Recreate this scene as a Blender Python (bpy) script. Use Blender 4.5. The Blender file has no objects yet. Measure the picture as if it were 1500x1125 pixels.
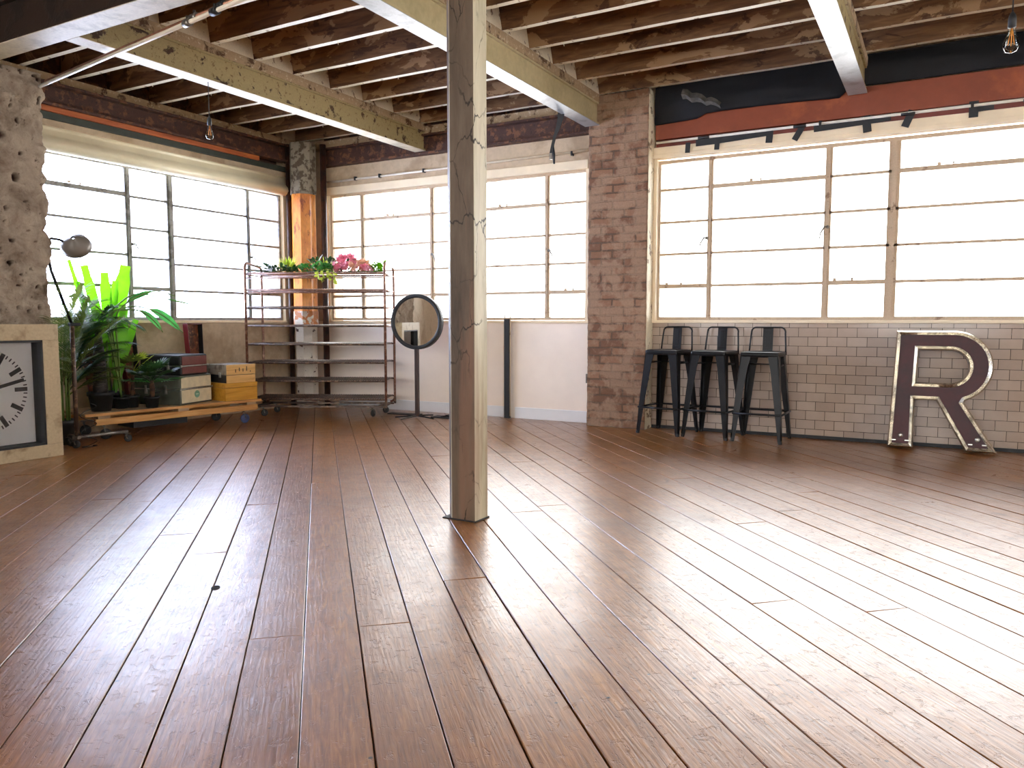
import bpy, bmesh, math, random
from mathutils import Vector, Matrix, noise
random.seed(7)
PI = math.pi
S = bpy.context.scene
COL = S.collection

# ------------------------------------------------------------------ camera, sky, exposure
cam_d = bpy.data.cameras.new('camera')
cam = bpy.data.objects.new('camera', cam_d)
COL.objects.link(cam)
cam_d.sensor_width = 36.0
cam_d.lens = 1130.0 / 1500.0 * 36.0
cam_d.clip_start = 0.05
cam.location = (0, 0, 1.0)
cam.rotation_euler = (PI/2 - math.atan((562.5-470)/1130.0), 0, math.radians(29.1))
S.camera = cam

S.view_settings.view_transform = 'Standard'
S.view_settings.look = 'None'
S.view_settings.gamma = 1.0
S.view_settings.exposure = 1.05
S.view_settings.use_curve_mapping = False

SKY = 6.3
w = bpy.data.worlds.new('overcast_sky'); S.world = w; w.use_nodes = True
bg = w.node_tree.nodes['Background']
# overcast sky, brighter and bluer towards the left-hand side of the building (-x)
_t = w.node_tree
_tc = _t.nodes.new('ShaderNodeTexCoord'); _sp = _t.nodes.new('ShaderNodeSeparateXYZ')
_t.links.new(_tc.outputs['Generated'], _sp.inputs[0])
_mr = _t.nodes.new('ShaderNodeMapRange'); _t.links.new(_sp.outputs[0], _mr.inputs[0])
_mr.inputs[1].default_value = -0.86; _mr.inputs[2].default_value = -0.66
_rp = _t.nodes.new('ShaderNodeMix'); _rp.data_type = 'RGBA'
_t.links.new(_mr.outputs[0], _rp.inputs[0])
_rp.inputs[6].default_value = (3.5, 3.8, 4.5, 1); _rp.inputs[7].default_value = (1.0, 0.985, 0.97, 1)
# and brighter behind the camera (-y), boosted there to fill the room with light
_m2 = _t.nodes.new('ShaderNodeMapRange'); _t.links.new(_sp.outputs[1], _m2.inputs[0])
_m2.inputs[1].default_value = -0.1; _m2.inputs[2].default_value = -0.7; _m2.inputs[3].default_value = 1.0; _m2.inputs[4].default_value = 1.35
_vm = _t.nodes.new('ShaderNodeVectorMath'); _vm.operation = 'SCALE'
_t.links.new(_rp.outputs[2], _vm.inputs[0]); _t.links.new(_m2.outputs[0], _vm.inputs['Scale'])
_t.links.new(_vm.outputs[0], bg.inputs[0])
bg.inputs[1].default_value = SKY
S.cycles.max_bounces = 10
S.cycles.diffuse_bounces = 6
S.cycles.glossy_bounces = 5
S.cycles.transparent_max_bounces = 16
S.cycles.sample_clamp_indirect = 8
S.cycles.caustics_reflective = False
S.cycles.caustics_refractive = False

# room extents
XL, XR = -6.68, 5.2          # left and right walls (inner faces)
YB, YF = 6.95, -3.6          # window wall, wall behind the camera
ZC = 3.30                    # underside of the ceiling boards

# ------------------------------------------------------------------ material helpers
class NT:
    def __init__(s, name):
        m = bpy.data.materials.new(name); m.use_nodes = True
        s.m = m; s.t = m.node_tree; s.n = s.t.nodes; s.l = s.t.links
        s.b = s.n['Principled BSDF']; s.out = s.n['Material Output']
        s.tc = s.n.new('ShaderNodeTexCoord')
    def add(s, t, **kw):
        n = s.n.new(t)
        for k, v in kw.items(): setattr(n, k, v)
        return n
    def link(s, a, b): s.l.new(a, b)
    def set(s, n, k, v):
        if hasattr(v, 'is_output'): s.l.new(v, n.inputs[k])
        else: n.inputs[k].default_value = v
    def coords(s, scale=(1,1,1), rot=(0,0,0), src=None):
        mp = s.add('ShaderNodeMapping')
        mp.inputs['Scale'].default_value = scale; mp.inputs['Rotation'].default_value = rot
        s.link(src or s.tc.outputs['Object'], mp.inputs[0]); return mp.outputs[0]
    def noise(s, vec, scale=5, detail=4, rough=0.55, dist=0.0):
        n = s.add('ShaderNodeTexNoise'); s.link(vec, n.inputs['Vector'])
        n.inputs['Scale'].default_value = scale; n.inputs['Detail'].default_value = detail
        n.inputs['Roughness'].default_value = rough; n.inputs['Distortion'].default_value = dist
        return n.outputs['Fac']
    def ramp(s, fac, stops):
        r = s.add('ShaderNodeValToRGB'); s.link(fac, r.inputs[0])
        e = r.color_ramp.elements
        while len(e) < len(stops): e.new(0.5)
        for i, (p, c) in enumerate(stops):
            e[i].position = p
            e[i].color = (c, c, c, 1) if isinstance(c, (int, float)) else (*c, 1)
        return r.outputs[0]
    def mix(s, f, a, b, mode='MIX'):
        n = s.add('ShaderNodeMix', data_type='RGBA', blend_type=mode)
        s.set(n, 0, f)
        for k, v in ((6, a), (7, b)):
            if hasattr(v, 'is_output'): s.l.new(v, n.inputs[k])
            else: n.inputs[k].default_value = (*v, 1)
        return n.outputs[2]
    def math(s, op, a, b=0.0, clamp=False):
        n = s.add('ShaderNodeMath', operation=op, use_clamp=clamp)
        s.set(n, 0, a); s.set(n, 1, b); return n.outputs[0]
    def bump(s, h, strength=0.3, dist=0.01, prev=None):
        n = s.add('ShaderNodeBump'); s.link(h, n.inputs['Height'])
        n.inputs['Strength'].default_value = strength; n.inputs['Distance'].default_value = dist
        if prev: s.link(prev, n.inputs['Normal'])
        return n.outputs[0]
    def fin(s, col=None, rough=None, metal=None, normal=None, **kw):
        for k, v in (('Base Color', col), ('Roughness', rough), ('Metallic', metal), ('Normal', normal)):
            if v is None: continue
            if hasattr(v, 'is_output'): s.l.new(v, s.b.inputs[k])
            else: s.b.inputs[k].default_value = (*v, 1) if isinstance(v, tuple) else v
        for k, v in kw.items(): s.b.inputs[k.replace('_', ' ')].default_value = v
        return s.m

def c8(r, g, b):
    f = lambda u: (u/255.0/12.92) if u/255.0 <= 0.04045 else ((u/255.0+0.055)/1.055)**2.4
    return (f(r), f(g), f(b))

def plain(name, col, rough=0.5, metal=0.0, var=0.12, sc=14, bump=0.0, **kw):
    t = NT(name); v = t.coords()
    n = t.noise(v, sc, 4)
    dark = tuple(c*(1-var) for c in col); lite = tuple(min(1, c*(1+var)) for c in col)
    c = t.ramp(n, [(0.35, dark), (0.65, lite)])
    nm = t.bump(t.noise(v, sc*3, 5), bump, 0.01) if bump else None
    return t.fin(c, rough, metal, nm, **kw)

def worn(name, base, patch, lo=0.5, hi=0.56, sc=4.0, rough=0.6, metal=0.0, scale=(1,1,1), third=None, bump=0.4, bd=0.006):
    """paint over something else, flaking in patches"""
    t = NT(name); v = t.coords(scale)
    n = t.noise(v, sc, 8, 0.62, 0.3)
    f = t.ramp(n, [(lo, 0.0), (hi, 1.0)])
    c = t.mix(f, base, patch)
    if third:
        n2 = t.noise(v, sc*3.3, 6, 0.7)
        c = t.mix(t.ramp(n2, [(0.56, 0.0), (0.64, 1.0)]), c, third)
    fine = t.noise(v, sc*9, 4)
    c = t.mix(0.25, c, t.ramp(fine, [(0.3, 0.35), (0.7, 1.0)]), 'MULTIPLY')
    nm = t.bump(f, bump, bd); nm = t.bump(fine, 0.2, 0.003, nm)
    return t.fin(c, rough, metal, nm)

M = {}
# --- floor boards
def mat_floor():
    t = NT('floor_boards')
    at = t.add('ShaderNodeAttribute', attribute_name='tone')
    off = t.add('ShaderNodeVectorMath', operation='SCALE')
    cmb = t.add('ShaderNodeCombineXYZ'); t.link(at.outputs['Fac'], cmb.inputs[0]); t.link(at.outputs['Fac'], cmb.inputs[1])
    t.link(cmb.outputs[0], off.inputs[0]); off.inputs['Scale'].default_value = 37.0
    add = t.add('ShaderNodeVectorMath', operation='ADD')
    t.link(t.tc.outputs['Object'], add.inputs[0]); t.link(off.outputs[0], add.inputs[1])
    src = add.outputs[0]
    # object space: local y runs along the boards
    g = t.coords((11, 0.9, 1), src=src)
    grain = t.noise(g, 5.0, 5, 0.6, 1.6)
    fine = t.noise(t.coords((55, 2.2, 1), src=src), 4.0, 4, 0.6, 0.5)
    wv = t.add('ShaderNodeTexWave', wave_type='RINGS', rings_direction='SPHERICAL')
    t.link(t.coords((3.4, 0.42, 1), src=src), wv.inputs['Vector'])
    wv.inputs['Scale'].default_value = 5; wv.inputs['Distortion'].default_value = 11; wv.inputs['Detail'].default_value = 4
    wv.inputs['Detail Scale'].default_value = 1.2
    big = t.noise(t.coords((1, 1, 1)), 0.9, 5, 0.6)
    col = t.ramp(grain, [(0.25, c8(106, 62, 20)), (0.5, c8(156, 98, 36)), (0.78, c8(196, 134, 56))])
    col = t.mix(t.math('MULTIPLY', at.outputs['Fac'], 0.5), col, c8(122, 70, 38))
    col = t.mix(0.35, col, t.ramp(fine, [(0.3, 0.45), (0.7, 1.0)]), 'MULTIPLY')
    col = t.mix(t.ramp(big, [(0.52, 0.0), (0.72, 0.55)]), col, c8(70, 52, 42))
    # worn grey scuffs
    sc = t.noise(t.coords((1, 1, 1)), 5.5, 9, 0.72, 0.8)
    col = t.mix(t.ramp(sc, [(0.60, 0.0), (0.70, 0.6)]), col, c8(58, 46, 40))
    # specks and nail holes
    vo = t.add('ShaderNodeTexVoronoi'); t.link(t.coords((1, 1, 1)), vo.inputs['Vector']); vo.inputs['Scale'].default_value = 9
    spk = t.ramp(vo.outputs['Distance'], [(0.035, 1.0), (0.06, 0.0)])
    col = t.mix(spk, col, c8(20, 14, 10))
    h = t.math('ADD', t.math('MULTIPLY', wv.outputs['Fac'], 0.16), t.math('MULTIPLY', grain, 0.55))
    h = t.math('ADD', h, t.math('MULTIPLY', fine, 0.35))
    nm = t.bump(big, 0.5, 0.03)
    nm = t.bump(t.noise(t.coords((1, 0.5, 1)), 7, 3), 0.28, 0.012, nm)
    nm = t.bump(h, 0.42, 0.0045, nm)
    dents = t.noise(t.coords((1, 1, 1)), 30, 5, 0.7, 0.6)
    nm = t.bump(t.ramp(dents, [(0.30, 0.0), (0.42, 1.0)]), 0.8, 0.004, nm)
    rough = t.ramp(sc, [(0.35, 0.27), (0.7, 0.5)])
    return t.fin(col, rough, 0.0, nm, Coat_Weight=0.7, Coat_Roughness=0.29, IOR=1.5)
M['floor'] = mat_floor()

def mat_brick(name, c1, c2, mortar, axis='XZ', bw=0.225, bh=0.075, ms=0.006, rough=0.9, bumpd=0.01, wash=None, washlo=0.5, gloss=False, bias=0.0):
    t = NT(name)
    sp = t.add('ShaderNodeSeparateXYZ'); t.link(t.tc.outputs['Object'], sp.inputs[0])
    cb = t.add('ShaderNodeCombineXYZ')
    t.link(sp.outputs[{'X': 0, 'Y': 1}[axis[0]]], cb.inputs[0]); t.link(sp.outputs[2], cb.inputs[1])
    vec = cb.outputs[0]
    if not gloss:
        dn = t.add('ShaderNodeTexNoise'); t.link(t.tc.outputs['Object'], dn.inputs['Vector']); dn.inputs['Scale'].default_value = 9; dn.inputs['Detail'].default_value = 4
        sub = t.add('ShaderNodeVectorMath', operation='SUBTRACT'); t.link(dn.outputs['Color'], sub.inputs[0]); sub.inputs[1].default_value = (0.5, 0.5, 0.5)
        scl = t.add('ShaderNodeVectorMath', operation='SCALE'); t.link(sub.outputs[0], scl.inputs[0]); scl.inputs['Scale'].default_value = 0.022
        ad = t.add('ShaderNodeVectorMath', operation='ADD'); t.link(vec, ad.inputs[0]); t.link(scl.outputs[0], ad.inputs[1]); vec = ad.outputs[0]
    br = t.add('ShaderNodeTexBrick'); t.link(vec, br.inputs['Vector'])
    br.inputs['Scale'].default_value = 1.0; br.inputs['Brick Width'].default_value = bw; br.inputs['Row Height'].default_value = bh
    br.inputs['Mortar Size'].default_value = ms; br.inputs['Mortar Smooth'].default_value = 0.3; br.inputs['Bias'].default_value = bias
    br.inputs['Color1'].default_value = (*c1, 1); br.inputs['Color2'].default_value = (*c2, 1); br.inputs['Mortar'].default_value = (*mortar, 1)
    col = br.outputs['Color']
    o = t.coords()
    if wash:
        n = t.noise(o, 7, 8, 0.65, 0.3)
        col = t.mix(t.ramp(n, [(washlo-0.04, 0.75), (washlo+0.06, 0.0)]), col, wash)
    f = t.noise(o, 60 if not gloss else 12, 5)
    col = t.mix(0.35 if not gloss else 0.15, col, t.ramp(f, [(0.3, 0.5), (0.7, 1.0)]), 'MULTIPLY')
    inv = t.math('SUBTRACT', 1.0, br.outputs['Fac'])
    nm = t.bump(inv, 0.8 if not gloss else 0.5, bumpd)
    nm = t.bump(f, 0.6 if not gloss else 0.04, 0.006, nm)
    if gloss:
        nm = t.bump(t.noise(o, 4, 2), 0.15, 0.01, nm)
    return t.fin(col, rough, 0.0, nm)
M['brick'] = mat_brick('painted_brick', c8(150, 112, 84), c8(118, 82, 60), c8(104, 82, 64), wash=c8(164, 134, 108), washlo=0.50, ms=0.009)
M['tiles'] = mat_brick('glazed_wall_tiles', c8(186, 166, 148), c8(170, 150, 134), c8(40, 30, 26), bw=0.153, bh=0.0785, ms=0.0022, rough=0.16, bumpd=0.002, gloss=True)

def mat_rubble():
    t = NT('rough_old_masonry'); o = t.coords()
    at = t.add('ShaderNodeAttribute', attribute_name='pit')
    n = t.noise(o, 6, 9, 0.65, 0.4); n2 = t.noise(o, 22, 7, 0.7)
    c = t.ramp(n, [(0.3, c8(128, 108, 90)), (0.5, c8(176, 158, 138)), (0.7, c8(206, 190, 168))])
    c = t.mix(t.ramp(n2, [(0.60, 0.0), (0.68, 0.8)]), c, c8(104, 84, 68))
    c = t.mix(at.outputs['Fac'], c, c8(64, 38, 28))
    nm = t.bump(n2, 1.0, 0.03); nm = t.bump(t.noise(o, 70, 6, 0.7), 0.9, 0.01, nm)
    return t.fin(c, 0.95, 0, nm)
M['rubble'] = mat_rubble()

def mat_wood(name, dark, mid, lite, axis=0, rough=0.55, sc=1.0, bump=0.25):
    t = NT(name); s = [9, 9, 9]; s[axis] = 0.8
    v = t.coords(tuple(k*sc for k in s))
    g = t.noise(v, 2.2, 6, 0.62, 1.0)
    s2 = [40, 40, 40]; s2[axis] = 2.0
    f = t.noise(t.coords(tuple(k*sc for k in s2)), 2.0, 4)
    c = t.ramp(g, [(0.28, dark), (0.5, mid), (0.74, lite)])
    c = t.mix(0.3, c, t.ramp(f, [(0.3, 0.5), (0.7, 1.0)]), 'MULTIPLY')
    return t.fin(c, rough, 0, t.bump(f, bump, 0.003))
M['joist_side'] = None
def mat_joist():
    t = NT('joist_side_old_timber')
    oi = t.add('ShaderNodeObjectInfo')
    cmb = t.add('ShaderNodeCombineXYZ'); t.link(oi.outputs['Random'], cmb.inputs[0])
    sc = t.add('ShaderNodeVectorMath', operation='SCALE'); t.link(cmb.outputs[0], sc.inputs[0]); sc.inputs['Scale'].default_value = 50
    ad = t.add('ShaderNodeVectorMath', operation='ADD'); t.link(t.tc.outputs['Object'], ad.inputs[0]); t.link(sc.outputs[0], ad.inputs[1])
    src = ad.outputs[0]
    g = t.noise(t.coords((1.2, 9, 9), src=src), 2.2, 6, 0.62, 1.0)
    c = t.ramp(g, [(0.28, c8(78, 54, 36)), (0.5, c8(122, 88, 58)), (0.74, c8(150, 114, 78))])
    p = t.noise(t.coords((1.4, 2.5, 2.5), src=src), 1.6, 9, 0.6, 0.6)
    c = t.mix(t.ramp(p, [(0.55, 0.0), (0.565, 0.85)]), c, c8(176, 142, 104))
    p2 = t.noise(t.coords((1.4, 2.5, 2.5), src=src), 2.4, 9, 0.66, 0.6)
    c = t.mix(t.ramp(p2, [(0.58, 0.0), (0.60, 0.8)]), c, c8(70, 44, 28))
    return t.fin(c, 0.8, 0, t.bump(p, 0.5, 0.006))
M['joist_side'] = mat_joist()
M['joist_low'] = worn('joist_underside_cream_paint', c8(248, 240, 218), c8(150, 120, 84), 0.60, 0.64, 14, 0.55)
M['ceil'] = None
def mat_ceil():
    t = NT('ceiling_boards_underside')
    v = t.coords((1, 1, 1), (0, 0, math.radians(-46.9)))
    br = t.add('ShaderNodeTexBrick'); t.link(v, br.inputs['Vector'])
    br.inputs['Scale'].default_value = 1; br.inputs['Brick Width'].default_value = 3.1; br.inputs['Row Height'].default_value = 0.17
    br.inputs['Mortar Size'].default_value = 0.006
    br.inputs['Color1'].default_value = (*c8(112, 80, 52), 1); br.inputs['Color2'].default_value = (*c8(92, 66, 44), 1); br.inputs['Mortar'].default_value = (*c8(24, 16, 10), 1)
    n = t.noise(t.coords((1, 1, 1)), 3, 7, 0.6)
    c = t.mix(t.ramp(n, [(0.45, 0.0), (0.6, 0.6)]), br.outputs['Color'], c8(140, 108, 76))
    return t.fin(c, 0.8, 0, t.bump(br.outputs['Fac'], -0.5, 0.01))
M['ceil'] = mat_ceil()
M['beam_olive'] = worn('olive_cream_beam_paint', c8(196, 180, 138), c8(172, 156, 116), 0.45, 0.7, 2.5, 0.4, bump=0.1)
M['beam_peel'] = worn('rust_spotted_beam_paint', c8(170, 152, 106), c8(70, 46, 28), 0.585, 0.61, 7, 0.55, third=c8(120, 92, 56))
M['beam_low'] = worn('pale_beam_underside', c8(228, 218, 192), c8(200, 190, 164), 0.5, 0.62, 6, 0.55, bump=0.1)
M['beam_grey'] = worn('grey_blue_beam_underside', c8(178, 184, 188), c8(150, 156, 160), 0.5, 0.62, 8, 0.3, bump=0.1)
M['plate_wood'] = worn('dusty_timber_plate', c8(180, 154, 120), c8(92, 66, 44), 0.55, 0.62, 9, 0.8, third=c8(214, 196, 164))
M['rust'] = worn('rusted_dark_steel', c8(74, 44, 32), c8(120, 76, 48), 0.52, 0.6, 12, 0.7, third=c8(44, 26, 20))
M['shaded_steel'] = worn('dark_shaded_steel', c8(46, 30, 22), c8(30, 20, 16), 0.5, 0.6, 5, 0.6)  # cross beam's dark brown, its lack of light put into the colour
M['white'] = plain('white_wall_paint', c8(250, 236, 220), 0.5, var=0.03, sc=3, bump=0.05)
M['white_cool'] = plain('white_gloss_skirting', c8(236, 236, 236), 0.35, var=0.03, sc=3)
M['cream'] = worn('aged_cream_plaster', c8(204, 182, 152), c8(180, 156, 126), 0.5, 0.62, 2.2, 0.6, scale=(1, 1, 1), bump=0.1)
M['cream_flake'] = worn('flaking_cream_paint', c8(240, 226, 196), c8(150, 124, 96), 0.58, 0.61, 9, 0.6)
M['cream_gloss'] = plain('cream_gloss_casing', c8(238, 228, 196), 0.35, var=0.05, sc=3)
M['orange_board'] = mat_wood('orange_brown_board', c8(130, 54, 26), c8(172, 80, 38), c8(206, 112, 56), 0, 0.4)
M['red_board'] = worn('red_brown_board', c8(140, 66, 40), c8(168, 86, 46), 0.5, 0.58, 1.2, 0.4, bump=0.05)
M['green_black'] = plain('green_black_strip', c8(50, 56, 48), 0.6, var=0.25, sc=6)
M['sheet'] = plain('black_plastic_sheet', c8(30, 30, 36), 0.6, var=0.3, sc=3, bump=0.3)
M['tape'] = plain('black_gaffer_tape', c8(28, 30, 34), 0.5, var=0.2)
M['black'] = plain('black_painted_steel', c8(14, 15, 17), 0.36, 0.0, var=0.15, sc=20, Specular_IOR_Level=0.3)
M['blackmatt'] = plain('matt_black_plastic', c8(28, 29, 31), 0.55, var=0.15)
M['rubber'] = plain('dark_rubber', c8(38, 36, 36), 0.6, var=0.15)
M['win_warm'] = worn('aged_putty_cream_frame', c8(206, 182, 152), c8(150, 122, 96), 0.6, 0.66, 10, 0.5, bump=0.15)
M['win_cream'] = plain('cream_window_timber', c8(244, 226, 194), 0.45, var=0.06, sc=5)
M['win_grey'] = worn('weathered_grey_frame', c8(152, 150, 142), c8(112, 108, 100), 0.5, 0.58, 12, 0.5, bump=0.2)
M['steel'] = plain('bright_worn_steel', c8(196, 192, 184), 0.28, 0.9, var=0.15, sc=30)
M['grey_metal'] = plain('grey_tube_metal', c8(120, 114, 106), 0.35, 0.7, var=0.2, sc=20)
M['copper'] = plain('dull_copper_pipe', c8(170, 120, 96), 0.35, 0.6, var=0.2)
M['pipe_white'] = plain('white_painted_pipe', c8(232, 222, 204), 0.35, var=0.06)
M['rack'] = worn('bronze_brown_rack_tube', c8(124, 84, 66), c8(176, 134, 110), 0.52, 0.62, 30, 0.35, 0.3, bump=0.05)
M['rack_dark'] = worn('dark_scuffed_rack_steel', c8(84, 64, 52), c8(146, 116, 92), 0.52, 0.60, 26, 0.45, 0.2, bump=0.05)
def mat_pillar(name, stops):
    t = NT(name); o = t.coords((1, 1, 0.45))
    vo = t.add('ShaderNodeTexVoronoi', feature='DISTANCE_TO_EDGE')
    dn = t.add('ShaderNodeTexNoise'); t.link(o, dn.inputs['Vector']); dn.inputs['Scale'].default_value = 8; dn.inputs['Detail'].default_value = 6
    vm = t.mix(0.12, o, dn.outputs['Color'])
    t.link(vm, vo.inputs['Vector']); vo.inputs['Scale'].default_value = 7
    mask = t.ramp(t.noise(t.coords(), 2.4, 4), [(0.46, 0.0), (0.56, 1.0)])
    crk = t.math('MULTIPLY', t.ramp(vo.outputs['Distance'], [(0.006, 1.0), (0.016, 0.0)]), mask)
    n = t.noise(t.coords((3, 3, 0.5)), 2.5, 7, 0.65)
    c = t.ramp(n, stops)
    n2 = t.noise(t.coords((6, 6, 0.35)), 2.0, 3)
    c = t.mix(t.ramp(n2, [(0.5, 0.0), (0.62, 0.5)]), c, c8(130, 92, 70))
    c = t.mix(crk, c, c8(36, 24, 16))
    nm = t.bump(crk, -0.6, 0.004); nm = t.bump(t.noise(t.coords(), 30, 5), 0.25, 0.004, nm)
    return t.fin(c, 0.5, 0, nm)
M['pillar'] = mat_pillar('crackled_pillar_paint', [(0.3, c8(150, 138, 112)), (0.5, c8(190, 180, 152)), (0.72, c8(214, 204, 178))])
M['pillar_front_shade'] = mat_pillar('shade_browned_pillar_paint', [(0.3, c8(60, 46, 36)), (0.5, c8(94, 78, 62)), (0.72, c8(116, 100, 82))])  # brown paint with the front face's shade put into its colour
M['col_orange'] = worn('orange_lacquered_column', c8(240, 156, 56), c8(214, 124, 40), 0.45, 0.6, 5, 0.32, scale=(1, 1, 0.4), third=c8(150, 70, 26), bump=0.1)
M['col_white'] = worn('flaking_white_column', c8(226, 216, 200), c8(84, 58, 44), 0.615, 0.635, 13, 0.7)
M['col_stone'] = worn('bare_grey_column_head', c8(150, 140, 122), c8(92, 80, 66), 0.48, 0.56, 14, 0.9)
M['pipe_brown'] = worn('dark_brown_pipe', c8(64, 34, 24), c8(38, 24, 20), 0.5, 0.6, 10, 0.5)
M['clock_frame'] = worn('cream_painted_clock_wood', c8(188, 168, 134), c8(150, 128, 96), 0.55, 0.66, 6, 0.5, bump=0.1)
M['clock_dial'] = plain('milky_clock_dial', c8(244, 243, 238), 0.3, var=0.03, sc=2)
M['maroon'] = worn('dark_maroon_enamel', c8(66, 7, 15), c8(48, 6, 12), 0.45, 0.65, 3.5, 0.5, bump=0.05)
M['maroon_side'] = plain('dark_maroon_return', c8(52, 14, 18), 0.4)
M['rim'] = worn('worn_chrome_rim', c8(238, 230, 212), c8(176, 168, 152), 0.5, 0.62, 16, 0.26, 0.92, bump=0.05)
M['mirror'] = NT('mirror_glass').fin((0.92, 0.93, 0.92), 0.01, 1.0)
M['dark_wood'] = mat_wood('dark_brown_wood', c8(34, 22, 18), c8(56, 36, 28), c8(78, 52, 40), 2, 0.4)
M['pallet'] = mat_wood('pale_orange_pallet_wood', c8(168, 108, 54), c8(214, 156, 88), c8(240, 196, 130), 1, 0.6)
M['pallet_top'] = mat_wood('grey_brown_pallet_deck', c8(150, 118, 84), c8(186, 154, 116), c8(214, 188, 150), 1, 0.6)
M['ochre'] = mat_wood('ochre_varnished_wood', c8(186, 126, 34), c8(212, 152, 52), c8(228, 174, 76), 1, 0.45, bump=0.08)
M['palewood'] = mat_wood('pale_pine_wood', c8(206, 150, 84), c8(232, 184, 112), c8(246, 208, 144), 1, 0.5)
M['greylid'] = worn('grey_weathered_lid', c8(160, 150, 132), c8(110, 98, 84), 0.5, 0.6, 9, 0.7)
M['case_green'] = plain('dark_green_grey_case', c8(84, 88, 76), 0.5, var=0.12, sc=24, bump=0.15)
M['case_linen'] = plain('pale_linen_case_end', c8(226, 212, 176), 0.6, var=0.07, sc=20, bump=0.2)
M['case_maroon'] = plain('burgundy_case_vinyl', c8(116, 66, 62), 0.5, var=0.08, sc=20, bump=0.1)
M['case_black'] = plain('black_case_vinyl', c8(34, 32, 32), 0.45, var=0.15, sc=20)
M['badge'] = plain('pale_green_badge', c8(120, 168, 140), 0.4)
M['badge_in'] = plain('pale_badge_centre', c8(206, 222, 200), 0.4)
M['trough'] = worn('rust_and_red_lacquer', c8(120, 66, 38), c8(72, 40, 28), 0.48, 0.56, 9, 0.4, third=c8(176, 118, 74))
M['trough_side'] = plain('dark_red_lacquer_side', c8(110, 26, 32), 0.3, var=0.15)
M['trunk'] = worn('fibrous_palm_trunk', c8(96, 66, 44), c8(60, 40, 28), 0.45, 0.55, 18, 0.9, scale=(1, 1, 3))
M['trunk_dark'] = worn('dark_ringed_trunk', c8(52, 44, 40), c8(96, 88, 80), 0.58, 0.62, 16, 0.7, scale=(1, 1, 5))
M['soil'] = plain('potting_soil', c8(44, 32, 24), 0.95, var=0.4, sc=60, bump=0.6)
M['lampshade'] = plain('grey_enamel_shade', c8(112, 104, 94), 0.4, 0.2, var=0.06)
M['blue_wheel'] = plain('blue_grey_castor_tyre', c8(58, 70, 110), 0.5)
M['brass'] = plain('brass_cap', c8(190, 160, 110), 0.3, 0.9)
def mat_leaf(name, dark, lite, trans=0.35, rough=0.4, tcol=None):
    t = NT(name); oi = t.add('ShaderNodeObjectInfo')
    n = t.noise(t.coords((1, 1, 1)), 9, 3)
    c = t.ramp(n, [(0.3, dark), (0.7, lite)])
    t.fin(c, rough)
    tr = t.add('ShaderNodeBsdfTranslucent')
    if tcol: tr.inputs[0].default_value = (*tcol, 1)
    else: t.link(c, tr.inputs[0])
    mx = t.add('ShaderNodeMixShader'); mx.inputs[0].default_value = trans
    t.link(t.b.outputs[0], mx.inputs[1]); t.link(tr.outputs[0], mx.inputs[2]); t.link(mx.outputs[0], t.out.inputs[0])
    return t.m
M['leaf_dark'] = mat_leaf('dark_green_leaf', c8(34, 62, 34), c8(62, 98, 50), 0.25, 0.3)
M['leaf_olive'] = mat_leaf('olive_green_frond', c8(70, 92, 40), c8(128, 140, 62), 0.4, 0.4)
M['leaf_lime'] = mat_leaf('lime_green_leaf', c8(90, 170, 20), c8(130, 200, 30), 0.38, 0.45, c8(104, 176, 12))
M['leaf_mid'] = mat_leaf('fresh_green_leaf', c8(48, 120, 52), c8(82, 156, 66), 0.4, 0.35)
M['leaf_yellow'] = mat_leaf('yellow_green_leaf', c8(150, 170, 50), c8(204, 214, 80), 0.45, 0.4)
M['stem_green'] = plain('green_cane_stem', c8(104, 130, 60), 0.5)
M['petal_pink'] = mat_leaf('pink_petal', c8(236, 120, 150), c8(250, 184, 196), 0.35, 0.5)
M['petal_peach'] = mat_leaf('peach_petal', c8(232, 170, 140), c8(244, 206, 176), 0.35, 0.5)
M['petal_white'] = mat_leaf('white_petal', c8(230, 228, 232), c8(250, 248, 250), 0.35, 0.5)

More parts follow.
